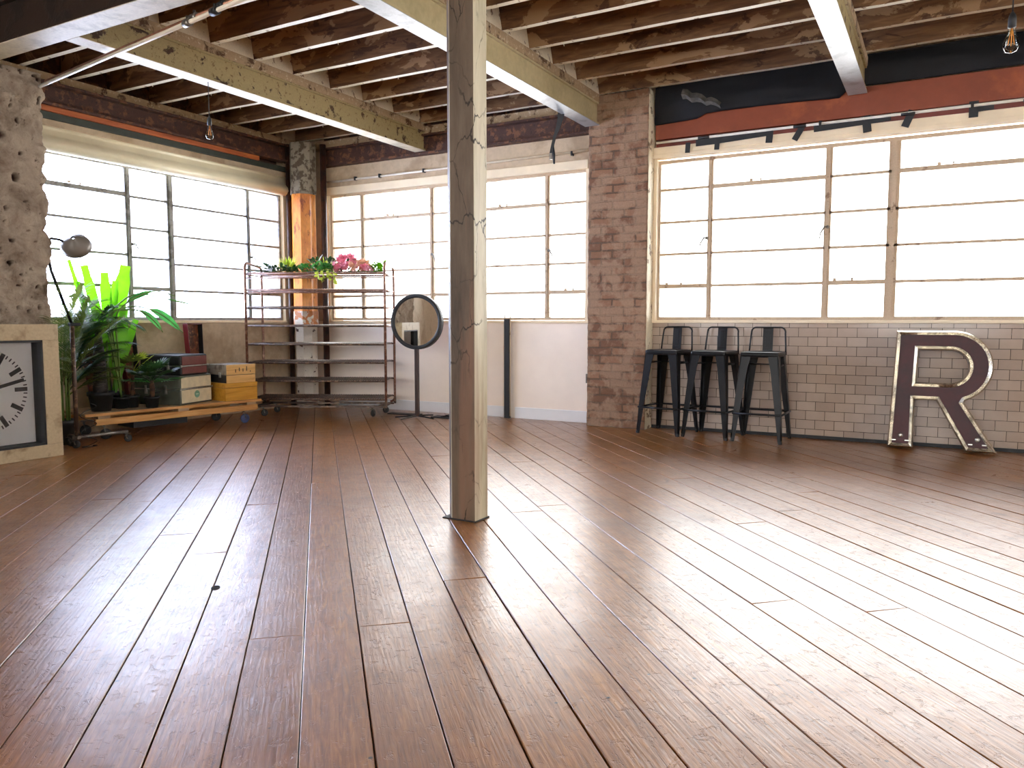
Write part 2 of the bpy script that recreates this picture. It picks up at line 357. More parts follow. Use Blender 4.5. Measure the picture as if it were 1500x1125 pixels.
def mat_pane(name, tint, reeded=False):
    t = NT(name)
    tr = t.add('ShaderNodeBsdfTransparent'); tr.inputs[0].default_value = (*tint, 1)
    gl = t.add('ShaderNodeBsdfGlossy'); gl.inputs['Roughness'].default_value = 0.03
    fr = t.add('ShaderNodeFresnel'); fr.inputs[0].default_value = 1.45
    mx = t.add('ShaderNodeMixShader')
    t.link(fr.outputs[0], mx.inputs[0]); t.link(gl.outputs[0], mx.inputs[2])
    if reeded:
        tl = t.add('ShaderNodeBsdfTranslucent')
        # reeded obscured glass, with an old brown stain creeping in from one end
        n = t.noise(t.coords((1, 1, 1)), 1.3, 5, 0.55)
        wv = t.add('ShaderNodeTexWave', wave_type='BANDS', bands_direction='Z'); t.link(t.coords((1, 1, 1)), wv.inputs['Vector']); wv.inputs['Scale'].default_value = 14
        c = t.ramp(n, [(0.35, (tint[0]*0.85, tint[1]*0.87, tint[2]*0.95)), (0.62, tint)])
        c = t.mix(0.16, c, t.ramp(wv.outputs['Fac'], [(0.2, 0.7), (0.8, 1.0)]), 'MULTIPLY')
        sp = t.add('ShaderNodeSeparateXYZ'); t.link(t.tc.outputs['Object'], sp.inputs[0])
        e = t.math('ADD', sp.outputs[1], t.math('MULTIPLY', n, 1.2))
        e = t.math('ADD', e, t.math('MULTIPLY', sp.outputs[2], 0.35))
        c = t.mix(t.ramp(t.math('MULTIPLY', e, 0.1), [(0.765, 0.0), (0.80, 0.75)]), c, tuple(a*b for a, b in zip(tint, (0.95, 0.72, 0.48))))
        t.link(c, tl.inputs[0]); t.link(c, tr.inputs[0])
        m2 = t.add('ShaderNodeMixShader'); m2.inputs[0].default_value = 0.25
        t.link(tr.outputs[0], m2.inputs[1]); t.link(tl.outputs[0], m2.inputs[2]); t.link(m2.outputs[0], mx.inputs[1])
    else:
        t.link(tr.outputs[0], mx.inputs[1])
    t.link(mx.outputs[0], t.out.inputs[0])
    return t.m
M['pane'] = mat_pane('clear_window_glass', (0.95, 0.96, 0.97))
M['pane_reed'] = mat_pane('reeded_window_glass', (0.84, 0.86, 0.90), True)
M['bulb_glass'] = mat_pane('bulb_glass', (0.93, 0.93, 0.90))
M['filament'] = plain('amber_filament', c8(230, 150, 60), 0.4)
M['clock_glass'] = mat_pane('clock_cover_glass', (0.99, 0.99, 0.99))

# ------------------------------------------------------------------ geometry helpers
class MB:
    def __init__(s): s.bm = bmesh.new(); s.mats = []
    def mi(s, m):
        if m is None: return 0
        if m not in s.mats: s.mats.append(m)
        return s.mats.index(m)
    def face(s, vs, m=None):
        try: f = s.bm.faces.new(vs)
        except ValueError: return None
        f.material_index = s.mi(m); return f
    def box(s, p, q, m=None, bev=0.0, rot=None, skip=()):
        (x0, y0, z0), (x1, y1, z1) = p, q
        cs = [(x0,y0,z0),(x1,y0,z0),(x1,y1,z0),(x0,y1,z0),(x0,y0,z1),(x1,y0,z1),(x1,y1,z1),(x0,y1,z1)]
        v = [s.bm.verts.new(c) for c in cs]
        if rot is not None:
            for a in v: a.co = rot @ a.co
        fs = []
        for k, idx in enumerate([(0,3,2,1),(4,5,6,7),(0,1,5,4),(1,2,6,5),(2,3,7,6),(3,0,4,7)]):
            if k in skip: continue
            fs.append(s.face([v[i] for i in idx], m))
        if bev:
            es = list({e for f in fs for e in f.edges})
            bmesh.ops.bevel(s.bm, geom=es, offset=bev, segments=2, affect='EDGES', profile=0.6)
        return s
    def tube(s, pts, r, m=None, n=8, cap=True, smooth=True):
        pts = [Vector(p) for p in pts]
        rs = r if isinstance(r, (list, tuple)) else [r]*len(pts)
        rings = []; up = None
        for i, p in enumerate(pts):
            d = (pts[min(i+1, len(pts)-1)] - pts[max(i-1, 0)])
            if d.length < 1e-9: d = Vector((0,0,1))
            d.normalize()
            if up is None:
                up = Vector((0,0,1)) if abs(d.z) < 0.9 else Vector((1,0,0))
            a = d.cross(up)
            if a.length < 1e-6: a = d.orthogonal()
            a.normalize(); b = a.cross(d).normalized(); up = b
            rings.append([s.bm.verts.new(p + (a*math.cos(2*PI*k/n) + b*math.sin(2*PI*k/n))*rs[i]) for k in range(n)])
        for i in range(len(rings)-1):
            for k in range(n):
                f = s.face([rings[i][k], rings[i][(k+1)%n], rings[i+1][(k+1)%n], rings[i+1][k]], m)
                if f and smooth: f.smooth = True
        if cap: s.face(rings[0][::-1], m); s.face(rings[-1], m)
        return s
    def lathe(s, prof, m=None, n=24, c=(0,0,0), smooth=True, close=True, phase=0.0):
        c = Vector(c); rings = []
        for r, z in prof:
            if r < 1e-6: rings.append([s.bm.verts.new(c + Vector((0,0,z)))])
            else: rings.append([s.bm.verts.new(c + Vector((r*math.cos(2*PI*k/n+phase), r*math.sin(2*PI*k/n+phase), z))) for k in range(n)])
        for a, b in zip(rings, rings[1:]):
            for k in range(n):
                j = (k+1) % n
                if len(a) == 1 and len(b) == 1: continue
                if len(a) == 1: f = s.face([a[0], b[j], b[k]], m)
                elif len(b) == 1: f = s.face([a[k], a[j], b[0]], m)
                else: f = s.face([a[k], a[j], b[j], b[k]], m)
                if f and smooth: f.smooth = True
        if close:
            if len(rings[0]) > 1: s.face(rings[0][::-1], m)
            if len(rings[-1]) > 1: s.face(rings[-1], m)
        return s
    def prism(s, poly, a, b, m=None, plane='XZ'):
        """poly extruded from a to b along the third axis"""
        def P(u, v, t): return {'XZ': (u, t, v), 'XY': (u, v, t), 'YZ': (t, u, v)}[plane]
        A = [s.bm.verts.new(P(u, v, a)) for u, v in poly]; B = [s.bm.verts.new(P(u, v, b)) for u, v in poly]
        s.face(A, m); s.face(B[::-1], m)
        for i in range(len(poly)):
            j = (i+1) % len(poly); s.face([A[i], B[i], B[j], A[j]], m)
        return s
    def xform(s, mat):
        bmesh.ops.transform(s.bm, matrix=mat, verts=s.bm.verts); return s
    def build(s, name, mat=None, parent=None, loc=(0,0,0), rot=(0,0,0), smooth=False, normals=True, label=None):
        if normals: bmesh.ops.recalc_face_normals(s.bm, faces=s.bm.faces)
        me = bpy.data.meshes.new(name); s.bm.to_mesh(me); s.bm.free()
        if s.mats and any(x is not None for x in s.mats):
            for x in s.mats: me.materials.append(M[x] if isinstance(x, str) else x)
        else: me.materials.append(M[mat] if isinstance(mat, str) else mat)
        if smooth:
            for p in me.polygons: p.use_smooth = True
        o = bpy.data.objects.new(name, me); COL.objects.link(o)
        o.location = loc; o.rotation_euler = rot
        if parent: o.parent = parent
        if label: o['label'] = label
        return o

def tag(o, label, cat, group=None):
    o['label'] = label; o['category'] = cat
    if group: o['group'] = group
    return o
def thing(name, label, cat, loc=(0,0,0), rz=0.0, group=None):
    o = bpy.data.objects.new(name, None); COL.objects.link(o)
    o.location = loc; o.rotation_euler = (0, 0, rz); o.empty_display_size = 0.1
    return tag(o, label, cat, group)
def struct(o): o['kind'] = 'structure'; return o
def copy_tree(o, parent=None):
    c = o.copy(); COL.objects.link(c)
    if parent: c.parent = parent
    for ch in list(o.children): copy_tree(ch, c)
    return c

# ================================================================== THE ROOM
# ---- floor: individual boards, modelled with gaps, running diagonally
def build_floor():
    ang = math.radians(43.1)
    m = MB(); bm = m.bm
    tone = bm.faces.layers.float.new('tone')
    pitch, v0 = 0.1705, -0.0656
    rnd = random.Random(3)
    # local frame: x' across the boards (v), y' along the boards (u)
    kmin, kmax = int(-9.5/pitch), int(10.5/pitch)
    for k in range(kmin, kmax):
        xa = v0 + k*pitch
        y = -9.0 + rnd.uniform(0, 3)
        while y < 13.5:
            L = rnd.uniform(3.2, 5.6)
            g = rnd.choice([0.0025, 0.0035, 0.0035, 0.0045, 0.0065])
            dz = rnd.uniform(-0.0012, 0.0)
            tl = rnd.uniform(-0.0012, 0.0012)
            x0, x1, y0, y1 = xa + g/2, xa + pitch - g/2, y + 0.0008, y + L - 0.0008
            e = 0.0022
            top = [bm.verts.new(c) for c in ((x0+e, y0+e, dz-tl), (x1-e, y0+e, dz+tl), (x1-e, y1-e, dz+tl), (x0+e, y1-e, dz-tl))]
            mid = [bm.verts.new(c) for c in ((x0, y0, dz-0.0022), (x1, y0, dz-0.0022), (x1, y1, dz-0.0022), (x0, y1, dz-0.0022))]
            low = [bm.verts.new((a.co.x, a.co.y, -0.025)) for a in mid]
            tv = rnd.random()
            f = bm.faces.new(top); f[tone] = tv
            for i in range(4):
                j = (i+1) % 4
                f = bm.faces.new([mid[i], mid[j], top[j], top[i]]); f[tone] = tv
                f = bm.faces.new([low[i], low[j], mid[j], mid[i]]); f[tone] = tv
            y += L
    # rotate into the room, cut to the walls
    Rm = Matrix.Rotation(ang, 4, 'Z')
    inv = Rm.inverted()
    for co, no in (((XL,0,0),(-1,0,0)), ((XR,0,0),(1,0,0)), ((0,YB,0),(0,1,0)), ((0,YF,0),(0,-1,0))):
        bmesh.ops.bisect_plane(bm, geom=list(bm.verts)+list(bm.edges)+list(bm.faces), plane_co=inv @ Vector(co), plane_no=(inv.to_3x3() @ Vector(no)), clear_outer=True)
    o = m.build('floor', 'floor', normals=False)
    o.rotation_euler = (0, 0, ang)
    # dark underfloor below the gaps
    s = MB(); s.box((XL-0.1, YF-0.1, -0.12), (XR+0.1, YB+0.1, -0.026), rot=Matrix.Rotation(-ang, 4, 'Z'))
    s.build('underfloor', plain('underfloor_dark', c8(18, 12, 8), 0.9), parent=o)
    kh = MB(); kh.lathe([(0, 0.0002), (0.020, 0.0002), (0.018, 0.0008), (0, 0.0008)], None, 20, smooth=False)
    q = Matrix.Rotation(-ang, 4, 'Z') @ Vector((-2.35, 1.93, 0)); hole = kh.build('knot_hole', plain('knot_hole_black', c8(16, 10, 8), 0.9), parent=o, loc=(q.x, q.y, 0)); hole.scale = (0.8, 1.25, 1)
    return struct(o)
build_floor()

# ---- ceiling
m = MB(); m.box((XL-0.35, YF-0.1, ZC), (XR+0.1, YB+0.35, ZC+0.1)); struct(m.build('ceiling', 'ceil'))

# ---- window wall (wall_back): dado, lintel, piers between windows
W2 = (-6.37, -3.03)      # middle window opening
W3 = (-2.345, 4.6)       # right window opening
ZS, ZH = 1.0, 2.47
m = MB()
YO = YB + 0.28
# plaster dado under the middle window / tiles under the right one
m.box((XL-0.3, YB, -0.12), (-2.66, YO, ZS), 'white')
m.box((-2.66, YB, -0.12), (XR+0.1, YO, ZS-0.005), 'tiles')
m.box((XL-0.3, YB, ZS), (W2[0], YO, ZC), 'cream')
m.box((W2[1], YB, ZS), (W3[0], YO, ZC), 'cream')
m.box((W3[1], YB, ZS), (XR+0.1, YO, ZC), 'cream')
m.box((W2[0], YB, ZH+0.05), (W2[1], YO, 2.77), 'cream')
m.box((W2[0], YB-0.0, 2.77), (W2[1], YO, ZC), 'rust')
m.box((W3[0], YB, ZH+0.05), (W3[1], YO, ZC), 'cream')
struct(m.build('wall_back'))
# dark plinth line at the tiles
m = MB(); m.box((-2.36, YB-0.012, 0), (XR, YB, 0.028)); struct(m.build('baseboard_back', 'blackmatt'))

# ---- left wall
L1 = (2.9, 6.60)         # left window opening along y
m = MB(); XO = XL - 0.28
m.box((XO, YF-0.1, -0.12), (XL, YB, ZS), 'cream')
m.box((XO, YF-0.1, ZS), (XL, L1[0], ZC), 'cream')
m.box((XO, L1[1], ZS), (XL, YB, ZC), 'cream')
m.box((XO, L1[0], ZH), (XL, L1[1], 2.74), 'cream')
m.box((XO, L1[0], 2.74), (XL-0.1, L1[1], ZC), 'rust')
struct(m.build('wall_left'))
# ---- right wall (outside the frame) and the wall behind the camera, both with added fill-light windows
m = MB()
m.box((XR, YF-0.1, -0.12), (XR+0.28, YO, ZS), 'white'); m.box((XR, YF-0.1, 2.5), (XR+0.28, YO, ZC), 'white')
RW_FILL = [(-2.0, 0.2), (0.6, 2.8), (3.4, 5.6)]
ys = [YF-0.1] + [a for ab in RW_FILL for a in ab] + [YO]
for a, b in zip(ys[0::2], ys[1::2]): m.box((XR, a, ZS), (XR+0.28, b, 2.5), 'white')
struct(m.build('wall_right'))
m = MB()
FW_FILL = [(-5.4, -2.9), (-1.5, 1.0), (2.2, 4.7)]  # openings added out of view to lift the shadows
m.box((XO, YF-0.28, -0.12), (XR+0.28, YF, ZS), 'white'); m.box((XO, YF-0.28, 2.5), (XR+0.28, YF, ZC), 'white')
xs = [XO] + [a for ab in FW_FILL for a in ab] + [XR+0.28]
for a, b in zip(xs[0::2], xs[1::2]): m.box((a, YF-0.28, ZS), (b, YF, 2.5), 'white')
struct(m.build('wall_front'))

# ---- windows
def window(name, axis, plane, u0, u1, z0, z1, verts, spans, frame_m, bar_m, pane_m, sign=1, fw=0.03):
    """axis 'x': runs along x on plane y; axis 'y': runs along y on plane x. verts: (u, width); spans: (ua, ub, [(z, thick)])"""
    root = bpy.data.objects.new(name, None); COL.objects.link(root); root['kind'] = 'structure'
    def bx(mb, ua, ub, za, zb, da, db, mat=None, bev=0.0):
        d0, d1 = plane + sign*da, plane + sign*db
        lo, hi = min(d0, d1), max(d0, d1)
        if axis == 'x': mb.box((ua, lo, za), (ub, hi, zb), mat, bev)
        else: mb.box((lo, ua, za), (hi, ub, zb), mat, bev)
    f = MB()
    bx(f, u0, u1, z0, z0+fw, -0.005, 0.05); bx(f, u0, u1, z1-fw, z1, -0.005, 0.05)
    bx(f, u0, u0+fw, z0+fw, z1-fw, -0.005, 0.05); bx(f, u1-fw, u1, z0+fw, z1-fw, -0.005, 0.05)
    f.build('window_frame', frame_m, root)
    b = MB()
    for u, wd in verts:
        wd += 0.008; bx(b, u-wd/2, u+wd/2, z0+fw, z1-fw, 0.0, 0.04); bx(b, u-wd*0.22, u+wd*0.22, z0+fw, z1-fw, -0.012, 0.0)
    b.build('mullions', bar_m, root)
    b = MB()
    for ua, ub, zs in spans:
        for z, th in zs:
            if th > 0.0215: bx(b, ua, ub, z-th/2, z+th/2, -0.004, 0.038)
            else: bx(b, ua, ub, z-th/2, z+th/2, 0.0, 0.034)
    b.build('glazing_bars', bar_m, root)
    p = MB(); bx(p, u0+fw, u1-fw, z0+fw, z1-fw, 0.018, 0.022); p.build('pane', pane_m, root)
    return root, bx

def stay(root, bx, u, z, L=0.16):
    """window stay lying along a rail"""
    b = MB(); bx(b, u-0.035, u-0.01, z, z+0.02, -0.02, 0.0); bx(b, u, u+L*0.7, z+0.008, z+0.013, -0.022, -0.016)
    bx(b, u+L*0.35, u+L*0.4, z-0.005, z+0.02, -0.022, 0.0); bx(b, u+L*0.7, u+L*0.9, z+0.014, z+0.020, -0.022, -0.016)
    b.build('window_stay', 'win_warm', root)
def latch(root, axis, plane, sign, u, z, d=-1):
    b = MB()
    P = lambda uu, dd, zz: (uu, plane+sign*dd, zz) if axis == 'x' else (plane+sign*dd, uu, zz)
    b.tube([P(u, -0.01, z), P(u+d*0.02, -0.035, z), P(u+d*0.05, -0.038, z-0.05), P(u+d*0.06, -0.036, z-0.11)], [0.010, 0.008, 0.006, 0.004], n=8)
    b.tube([P(u, 0.0, z), P(u, -0.02, z)], 0.014, n=10)
    b.build('latch', 'grey_metal', root)

G4 = [2.155, 1.85, 1.565, 1.285]
def g(top, low, base=G4, d=0.0):
    return [(base[0]+d, top), (base[1]+d, 0.021), (base[2]+d, 0.021), (base[3]+d, low)]
PW2 = YB + 0.03
r2, bx2 = window('window_2', 'x', PW2, W2[0]+0.05, W2[1], ZS+0.005, ZH-0.01,
    [(-5.85, 0.038), (-4.885, 0.04), (-4.42, 0.06), (-3.485, 0.04)],
    [(-6.29, -5.85, g(0.021, 0.03)), (-5.85, -4.885, g(0.032, 0.026)), (-4.885, -4.42, g(0.021, 0.034)), (-4.42, -3.485, g(0.032, 0.028)), (-3.485, -3.06, g(0.021, 0.036))],
    'win_warm', 'win_warm', 'pane')
stay(r2, bx2, -5.45, 2.17); stay(r2, bx2, -4.0, 2.17); stay(r2, bx2, -3.25, 1.30)
latch(r2, 'x', PW2, 1, -3.46, 1.70, 1); latch(r2, 'x', PW2, 1, -4.87, 1.72, 1)
# casing boards round the middle window
m = MB(); c = 'win_cream'
m.box((W2[0]-0.03, YB-0.03, ZH-0.015), (W2[1]+0.01, YB+0.03, ZH+0.07), None, 0.006)
m.box((W2[0]-0.03, YB-0.03, ZS-0.01), (W2[0]+0.04, YB+0.03, ZH-0.015), None, 0.006)
m.box((W2[0]+0.04, YB-0.012, ZS), (W2[0]+0.06, YB+0.03, ZH-0.015))
m.box((W2[1]-0.02, YB-0.012, ZS), (W2[1]+0.01, YB+0.03, ZH-0.015))
m.box((W2[0]-0.03, YB-0.04, ZS-0.022), (W2[1]+0.05, YB+0.02, ZS+0.004), None, 0.006)
struct(m.build('trim_1', c))

PW3 = YB + 0.03
R4 = [2.195, 1.9, 1.61, 1.318]
xs3 = [-2.345]
sp3, vt3 = [], []
u = -1.857; base = [(-1.857, 0.035), (-0.875, 0.045), (-0.385, 0.075), (0.62, 0.045), (1.10, 0.035), (2.08, 0.045), (2.57, 0.075), (3.57, 0.045), (4.05, 0.035)]
edges3 = [-2.345] + [b[0] for b in base] + [4.6]
kinds = 'nwnwnwnwnn'
for a, b, k in zip(edges3, edges3[1:], kinds):
    sp3.append((a, b, g(0.021, 0.036, R4) if k == 'n' else g(0.034, 0.024, R4)))
r3, bx3 = window('window_3', 'x', PW3, W3[0]+0.0, W3[1], ZS+0.005, ZH-0.01, base, sp3, 'win_warm', 'win_warm', 'pane')
stay(r3, bx3, -1.48, 2.21); stay(r3, bx3, -0.05, 2.21, 0.2); stay(r3, bx3, -2.22, 1.33, 0.3); stay(r3, bx3, -0.78, 1.335, 0.3)
latch(r3, 'x', PW3, 1, -1.88, 1.74, -1); latch(r3, 'x', PW3, 1, -0.87, 1.78, -1)
m = MB()
m.box((W3[0]-0.02, YB-0.05, ZH+0.0), (W3[1]+0.01, YB+0.03, ZH+0.10), None, 0.006)
m.box((W3[0]-0.02, YB-0.062, ZH+0.0), (W3[1]+0.01, YB-0.05, ZH+0.022)); m.box((W3[0]-0.02, YB-0.058, ZH+0.035), (W3[1]+0.01, YB-0.05, ZH+0.045))
m.box((W3[0]-0.02, YB-0.03, ZS-0.01), (W3[0]+0.012, YB+0.03, ZH), None, 0.004)
m.box((W3[0]-0.02, YB-0.03, ZS-0.02), (W3[1]+0.01, YB+0.03, ZS+0.006), None, 0.006)
struct(m.build('trim_2', 'win_cream'))

PW1 = XL - 0.03
r1, bx1 = window('window_1', 'y', PW1, L1[0], L1[1]-0.03, ZS+0.005, 2.45,
    [(3.62, 0.04), (4.66, 0.045), (5.115, 0.06), (6.10, 0.035)],
    [(2.9, 3.62, g(0.021, 0.03)), (3.62, 4.66, [(2.178, 0.04), (1.905, 0.021), (1.62, 0.021), (1.325, 0.03)]), (4.66, 5.115, [(2.165, 0.021), (1.875, 0.021), (1.60, 0.021), (1.31, 0.034)]),
     (5.115, 6.10, [(2.14, 0.021), (1.84, 0.021), (1.56, 0.021), (1.30, 0.024)]), (6.10, 6.57, [(2.13, 0.021), (1.84, 0.021), (1.56, 0.021), (1.30, 0.034)])],
    'win_grey', 'win_grey', 'pane_reed', sign=-1)
stay(r1, bx1, 4.12, 2.20, 0.2); stay(r1, bx1, 6.3, 1.32, 0.2)
latch(r1, 'y', PW1, -1, 4.68, 1.72, 1); latch(r1, 'y', PW1, -1, 6.12, 1.70, 1)
m = MB()
m.box((XL-0.03, L1[0], ZS-0.02), (XL+0.03, YB-0.2, ZS+0.006), None, 0.005)
m.box((XL-0.03, L1[1]-0.03, ZS), (XL+0.02, L1[1]+0.07, 2.5), None, 0.005)
struct(m.build('trim_3', 'win_cream'))

# unseen windows added for fill light: plain glazed frames
k = 4
for (a, b) in RW_FILL:
    window('window_%d' % k, 'y', XR+0.1, a, b, ZS, 2.5, [((a+b)/2, 0.05)], [(a, b, g(0.02, 0.02))], 'win_warm', 'win_warm', 'pane'); k += 1
for (a, b) in FW_FILL:
    window('window_%d' % k, 'x', YF-0.1, a, b, ZS, 2.5, [((a+b)/2, 0.05)], [(a, b, g(0.02, 0.02))], 'win_warm', 'win_warm', 'pane', sign=-1); k += 1

# ---- baseboard under the middle window
m = MB()
m.box((-3.82, YB-0.03, 0), (-2.95, YB, 0.115), None, 0.004); m.box((-6.2, YB-0.02, 0), (-3.96, YB, 0.115), None, 0.004)
struct(m.build('baseboard_middle', 'white_cool'))
# boxed-out wall lining on the right of the black board
m = MB(); m.box((-3.81, YB-0.018, 0.115), (-2.95, YB, ZS-0.02)); m.box((-6.2, YB-0.010, 0.115), (-3.97, YB, ZS-0.02)); struct(m.build('trim_4', 'white'))

# ---- above the right window: boards, conduit, black sheet, tape
def board(name, p, q, mat, label, cat, bev=0.003):
    mb = MB(); mb.box(p, q, None, bev); return tag(mb.build(name, mat), label, cat)
board('timber_board', (W3[0]+0.0, YB-0.055, 2.635), (4.6, YB-0.005, 2.86), 'red_board', 'long reddish-brown timber board over the right-hand window, under the black sheeting', 'board')
board('timber_strip', (W3[0]+0.0, YB-0.035, 2.572), (4.6, YB-0.003, 2.63), plain('dark_red_brown_strip', c8(110, 44, 32), 0.5), 'dark red-brown timber strip just above the right-hand window head, behind the tape', 'board')
m = MB(); m.tube([(-2.33, YB-0.07, 2.605), (4.6, YB-0.07, 2.625)], 0.011, 'pipe_white', 10)
for x in (-1.95, -1.15, -0.35, 0.45): m.tube([(x, YB-0.07, 2.607), (x+0.1, YB-0.07, 2.607)], 0.0125, 'tape', 10)
for x in (-0.95, 0.12, 0.9): m.box((x, YB-0.085, 2.59), (x+0.02, YB-0.05, 2.63), 'blackmatt')
tag(m.build('electrical_conduit'), 'thin white electrical conduit with black taped stretches above the right-hand window', 'conduit')
# tape: short drops and long runs
def tape(name, pts, wd, label):
    mb = MB(); P = [Vector(p) for p in pts]; vs = []
    for i, p in enumerate(P):
        d = (P[min(i+1, len(P)-1)] - P[max(i-1, 0)]).normalized(); n = Vector((0, -1, 0)); s = d.cross(n).normalized()*wd*0.62
        vs.append([mb.bm.verts.new(p+s), mb.bm.verts.new(p-s), mb.bm.verts.new(p-s+Vector((0,-0.002,0))), mb.bm.verts.new(p+s+Vector((0,-0.002,0)))])
    for a, b in zip(vs, vs[1:]):
        for i in range(4): mb.face([a[i], a[(i+1)%4], b[(i+1)%4], b[i]])
    mb.face(vs[0][::-1]); mb.face(vs[-1])
    return tag(mb.build(name, 'tape'), label, 'tape', 'strips of black tape above the right-hand window')
yt = YB - 0.066
tape('black_tape', [(-2.04, yt, 2.58), (-2.045, yt, 2.49)], 0.035, 'short upright black tape strip nearest the brick pier above the right-hand window')
tape('black_tape', [(-1.97, yt, 2.565), (-1.80, yt, 2.568), (-1.35, yt, 2.588)], 0.045, 'long level run of black tape close to the brick pier, over the window head')
tape('black_tape', [(-1.78, yt-0.003, 2.565), (-1.785, yt-0.003, 2.49)], 0.035, 'stubby black tape tab hanging off the long tape run near the pier')
tape('black_tape', [(-1.335, yt-0.003, 2.62), (-1.345, yt-0.003, 2.50)], 0.045, 'upright black tape strip at the window-side end of the run nearest the pier')
tape('black_tape', [(-1.08, yt, 2.60), (-1.14, yt, 2.50)], 0.04, 'slanting black tape strip left of the second long tape run')
tape('black_tape', [(-0.99, yt, 2.575), (-0.6, yt, 2.59), (-0.42, yt, 2.60)], 0.045, 'long level run of black tape left of the galvanised-looking beam end')
tape('black_tape', [(-0.60, yt-0.003, 2.63), (-0.585, yt-0.003, 2.50)], 0.05, 'upright black tape strip crossing the second long run, below the beam end')
tape('black_tape', [(-0.27, yt, 2.63), (-0.32, yt, 2.51)], 0.045, 'slanting black tape strip right of the beam end')
tape('black_tape', [(0.14, yt, 2.645), (0.14, yt, 2.525)], 0.05, 'upright black tape strip nearest the bare bulb by the right edge')
tape('black_tape', [(0.165, yt, 2.585), (0.27, yt, 2.59)], 0.035, 'small level black tape tab beside the upright strip nearest the bulb')

# sheet: draped black plastic between the board and the last joist
def sheet():
    mb = MB(); nx, nz = 90, 14; x0, x1 = W3[0]+0.0, 4.6
    grid = []
    for i in range(nx+1):
        x = x0 + (x1-x0)*i/nx
        lo = 2.80 + 0.012*math.sin(x*3.1) - (0.03 if x < -1.9 else 0)
        if x > -0.75: lo = 2.86
        row = []
        for j in range(nz+1):
            z = lo + (3.10-lo)*j/nz
            y = YB - 0.085 - 0.012*math.sin(PI*j/nz) + 0.02*noise.noise(Vector((x*2.3, z*4, 1.7))) + 0.02*abs(noise.noise(Vector((x*4+z*5, z*6-x*3, 5))))
            row.append(mb.bm.verts.new((x, y, z)))
        grid.append(row)
    for i in range(nx):
        for j in range(nz):
            f = mb.face([grid[i][j], grid[i+1][j], grid[i+1][j+1], grid[i][j+1]])
            f.smooth = True
    r = bmesh.ops.solidify(mb.bm, geom=list(mb.bm.faces), thickness=0.003)
    o = mb.build('plastic_sheet', 'sheet', smooth=True)
    fb = MB(); prev = None
    for k in range(9):
        t = k/8; x = -2.08+0.34*t; z = 2.985-0.13*t+0.012*math.sin(k*2.2); wd = 0.05-0.02*t
        cur = [fb.bm.verts.new((x, YB-0.125+0.01*math.sin(k*1.7), z+wd)), fb.bm.verts.new((x-0.01, YB-0.14, z)), fb.bm.verts.new((x, YB-0.122, z-wd*0.8))]
        if prev:
            for a in (0, 1): fb.face([prev[a], prev[a+1], cur[a+1], cur[a]])
        prev = cur
    fb.build('crumpled_fold', plain('dusty_sheet_fold', c8(78, 74, 68), 0.6, var=0.35, sc=20, bump=0.5), o)
    return tag(o, 'black plastic sheeting draped along the wall head over the right-hand window', 'sheeting')
sheet()

# ---- above the middle window
m = MB(); m.tube([(W2[0]-0.05, YB-0.02, 2.60), (-4.6, YB-0.02, 2.61), (-3.0, YB-0.02, 2.625)], 0.012, 'pipe_white', 10)
for x in (-5.9, -5.55, -4.95, -3.2): m.box((x, YB-0.04, 2.59), (x+0.018, YB-0.0, 2.63), 'blackmatt')
m2 = m; tag(m.build('electrical_conduit', 'pipe_white'), 'thin cream conduit clipped along the plaster over the middle window', 'conduit')
m = MB()
m.box((-6.28, YB-0.09, 2.77), (-2.95, YB-0.005, 2.79), 'rust'); m.box((-6.28, YB-0.05, 2.79), (-2.95, YB-0.03, 2.95), 'rust'); m.box((-6.28, YB-0.12, 2.95), (-2.95, YB-0.005, 2.97), 'rust')
m.box((-6.5, YB-0.07, 2.97), (-2.95, YB-0.005, 3.06), 'plate_wood')
tag(m.build('edge_beam', 'rust'), 'rusted dark steel edge beam over the middle window', 'beam')

# ---- above the left window
m = MB()
prof = [(0.0, 2.43), (0.05, 2.425), (0.085, 2.44), (0.10, 2.475), (0.095, 2.51), (0.07, 2.545), (0.05, 2.565), (0.05, 2.60), (0.04, 2.612), (0.055, 2.616), (0.055, 2.632), (0.03, 2.64), (0.0, 2.64)]
m.prism([(XL+u, z) for u, z in prof], L1[0], L1[1]+0.08, None, 'XZ')
o = m.build('blind_casing', 'cream_gloss')
for p in o.data.polygons: p.use_smooth = len(p.vertices) == 4
tag(o, 'cream rounded blind casing running the length of the left-hand window', 'casing')
board('timber_strip', (XL, L1[0], 2.70), (XL+0.035, 6.85, 2.755), 'green_black', 'green-black timber strip between the cream plaster and the orange strip at left', 'board')
board('timber_strip', (XL, L1[0], 2.755), (XL+0.06, 6.2, 2.80), mat_wood('orange_strip_wood', c8(130, 60, 30), c8(176, 90, 46), c8(206, 120, 66), 1, 0.5), 'orange-brown timber strip under the rusted beam over the left-hand window', 'board')
m = MB()
m.box((XL-0.02, 2.9, 2.80), (XL+0.10, 6.9, 2.82), 'rust'); m.box((XL+0.01, 2.9, 2.82), (XL+0.03, 6.9, 2.97), 'rust'); m.box((XL-0.02, 2.9, 2.97), (XL+0.11, 6.9, 2.99), 'rust')
m.box((XL-0.05, 2.9, 2.99), (XL+0.05, 6.9, 3.07), 'plate_wood')
tag(m.build('edge_beam'), 'rusted brown steel edge beam over the left-hand window', 'beam')

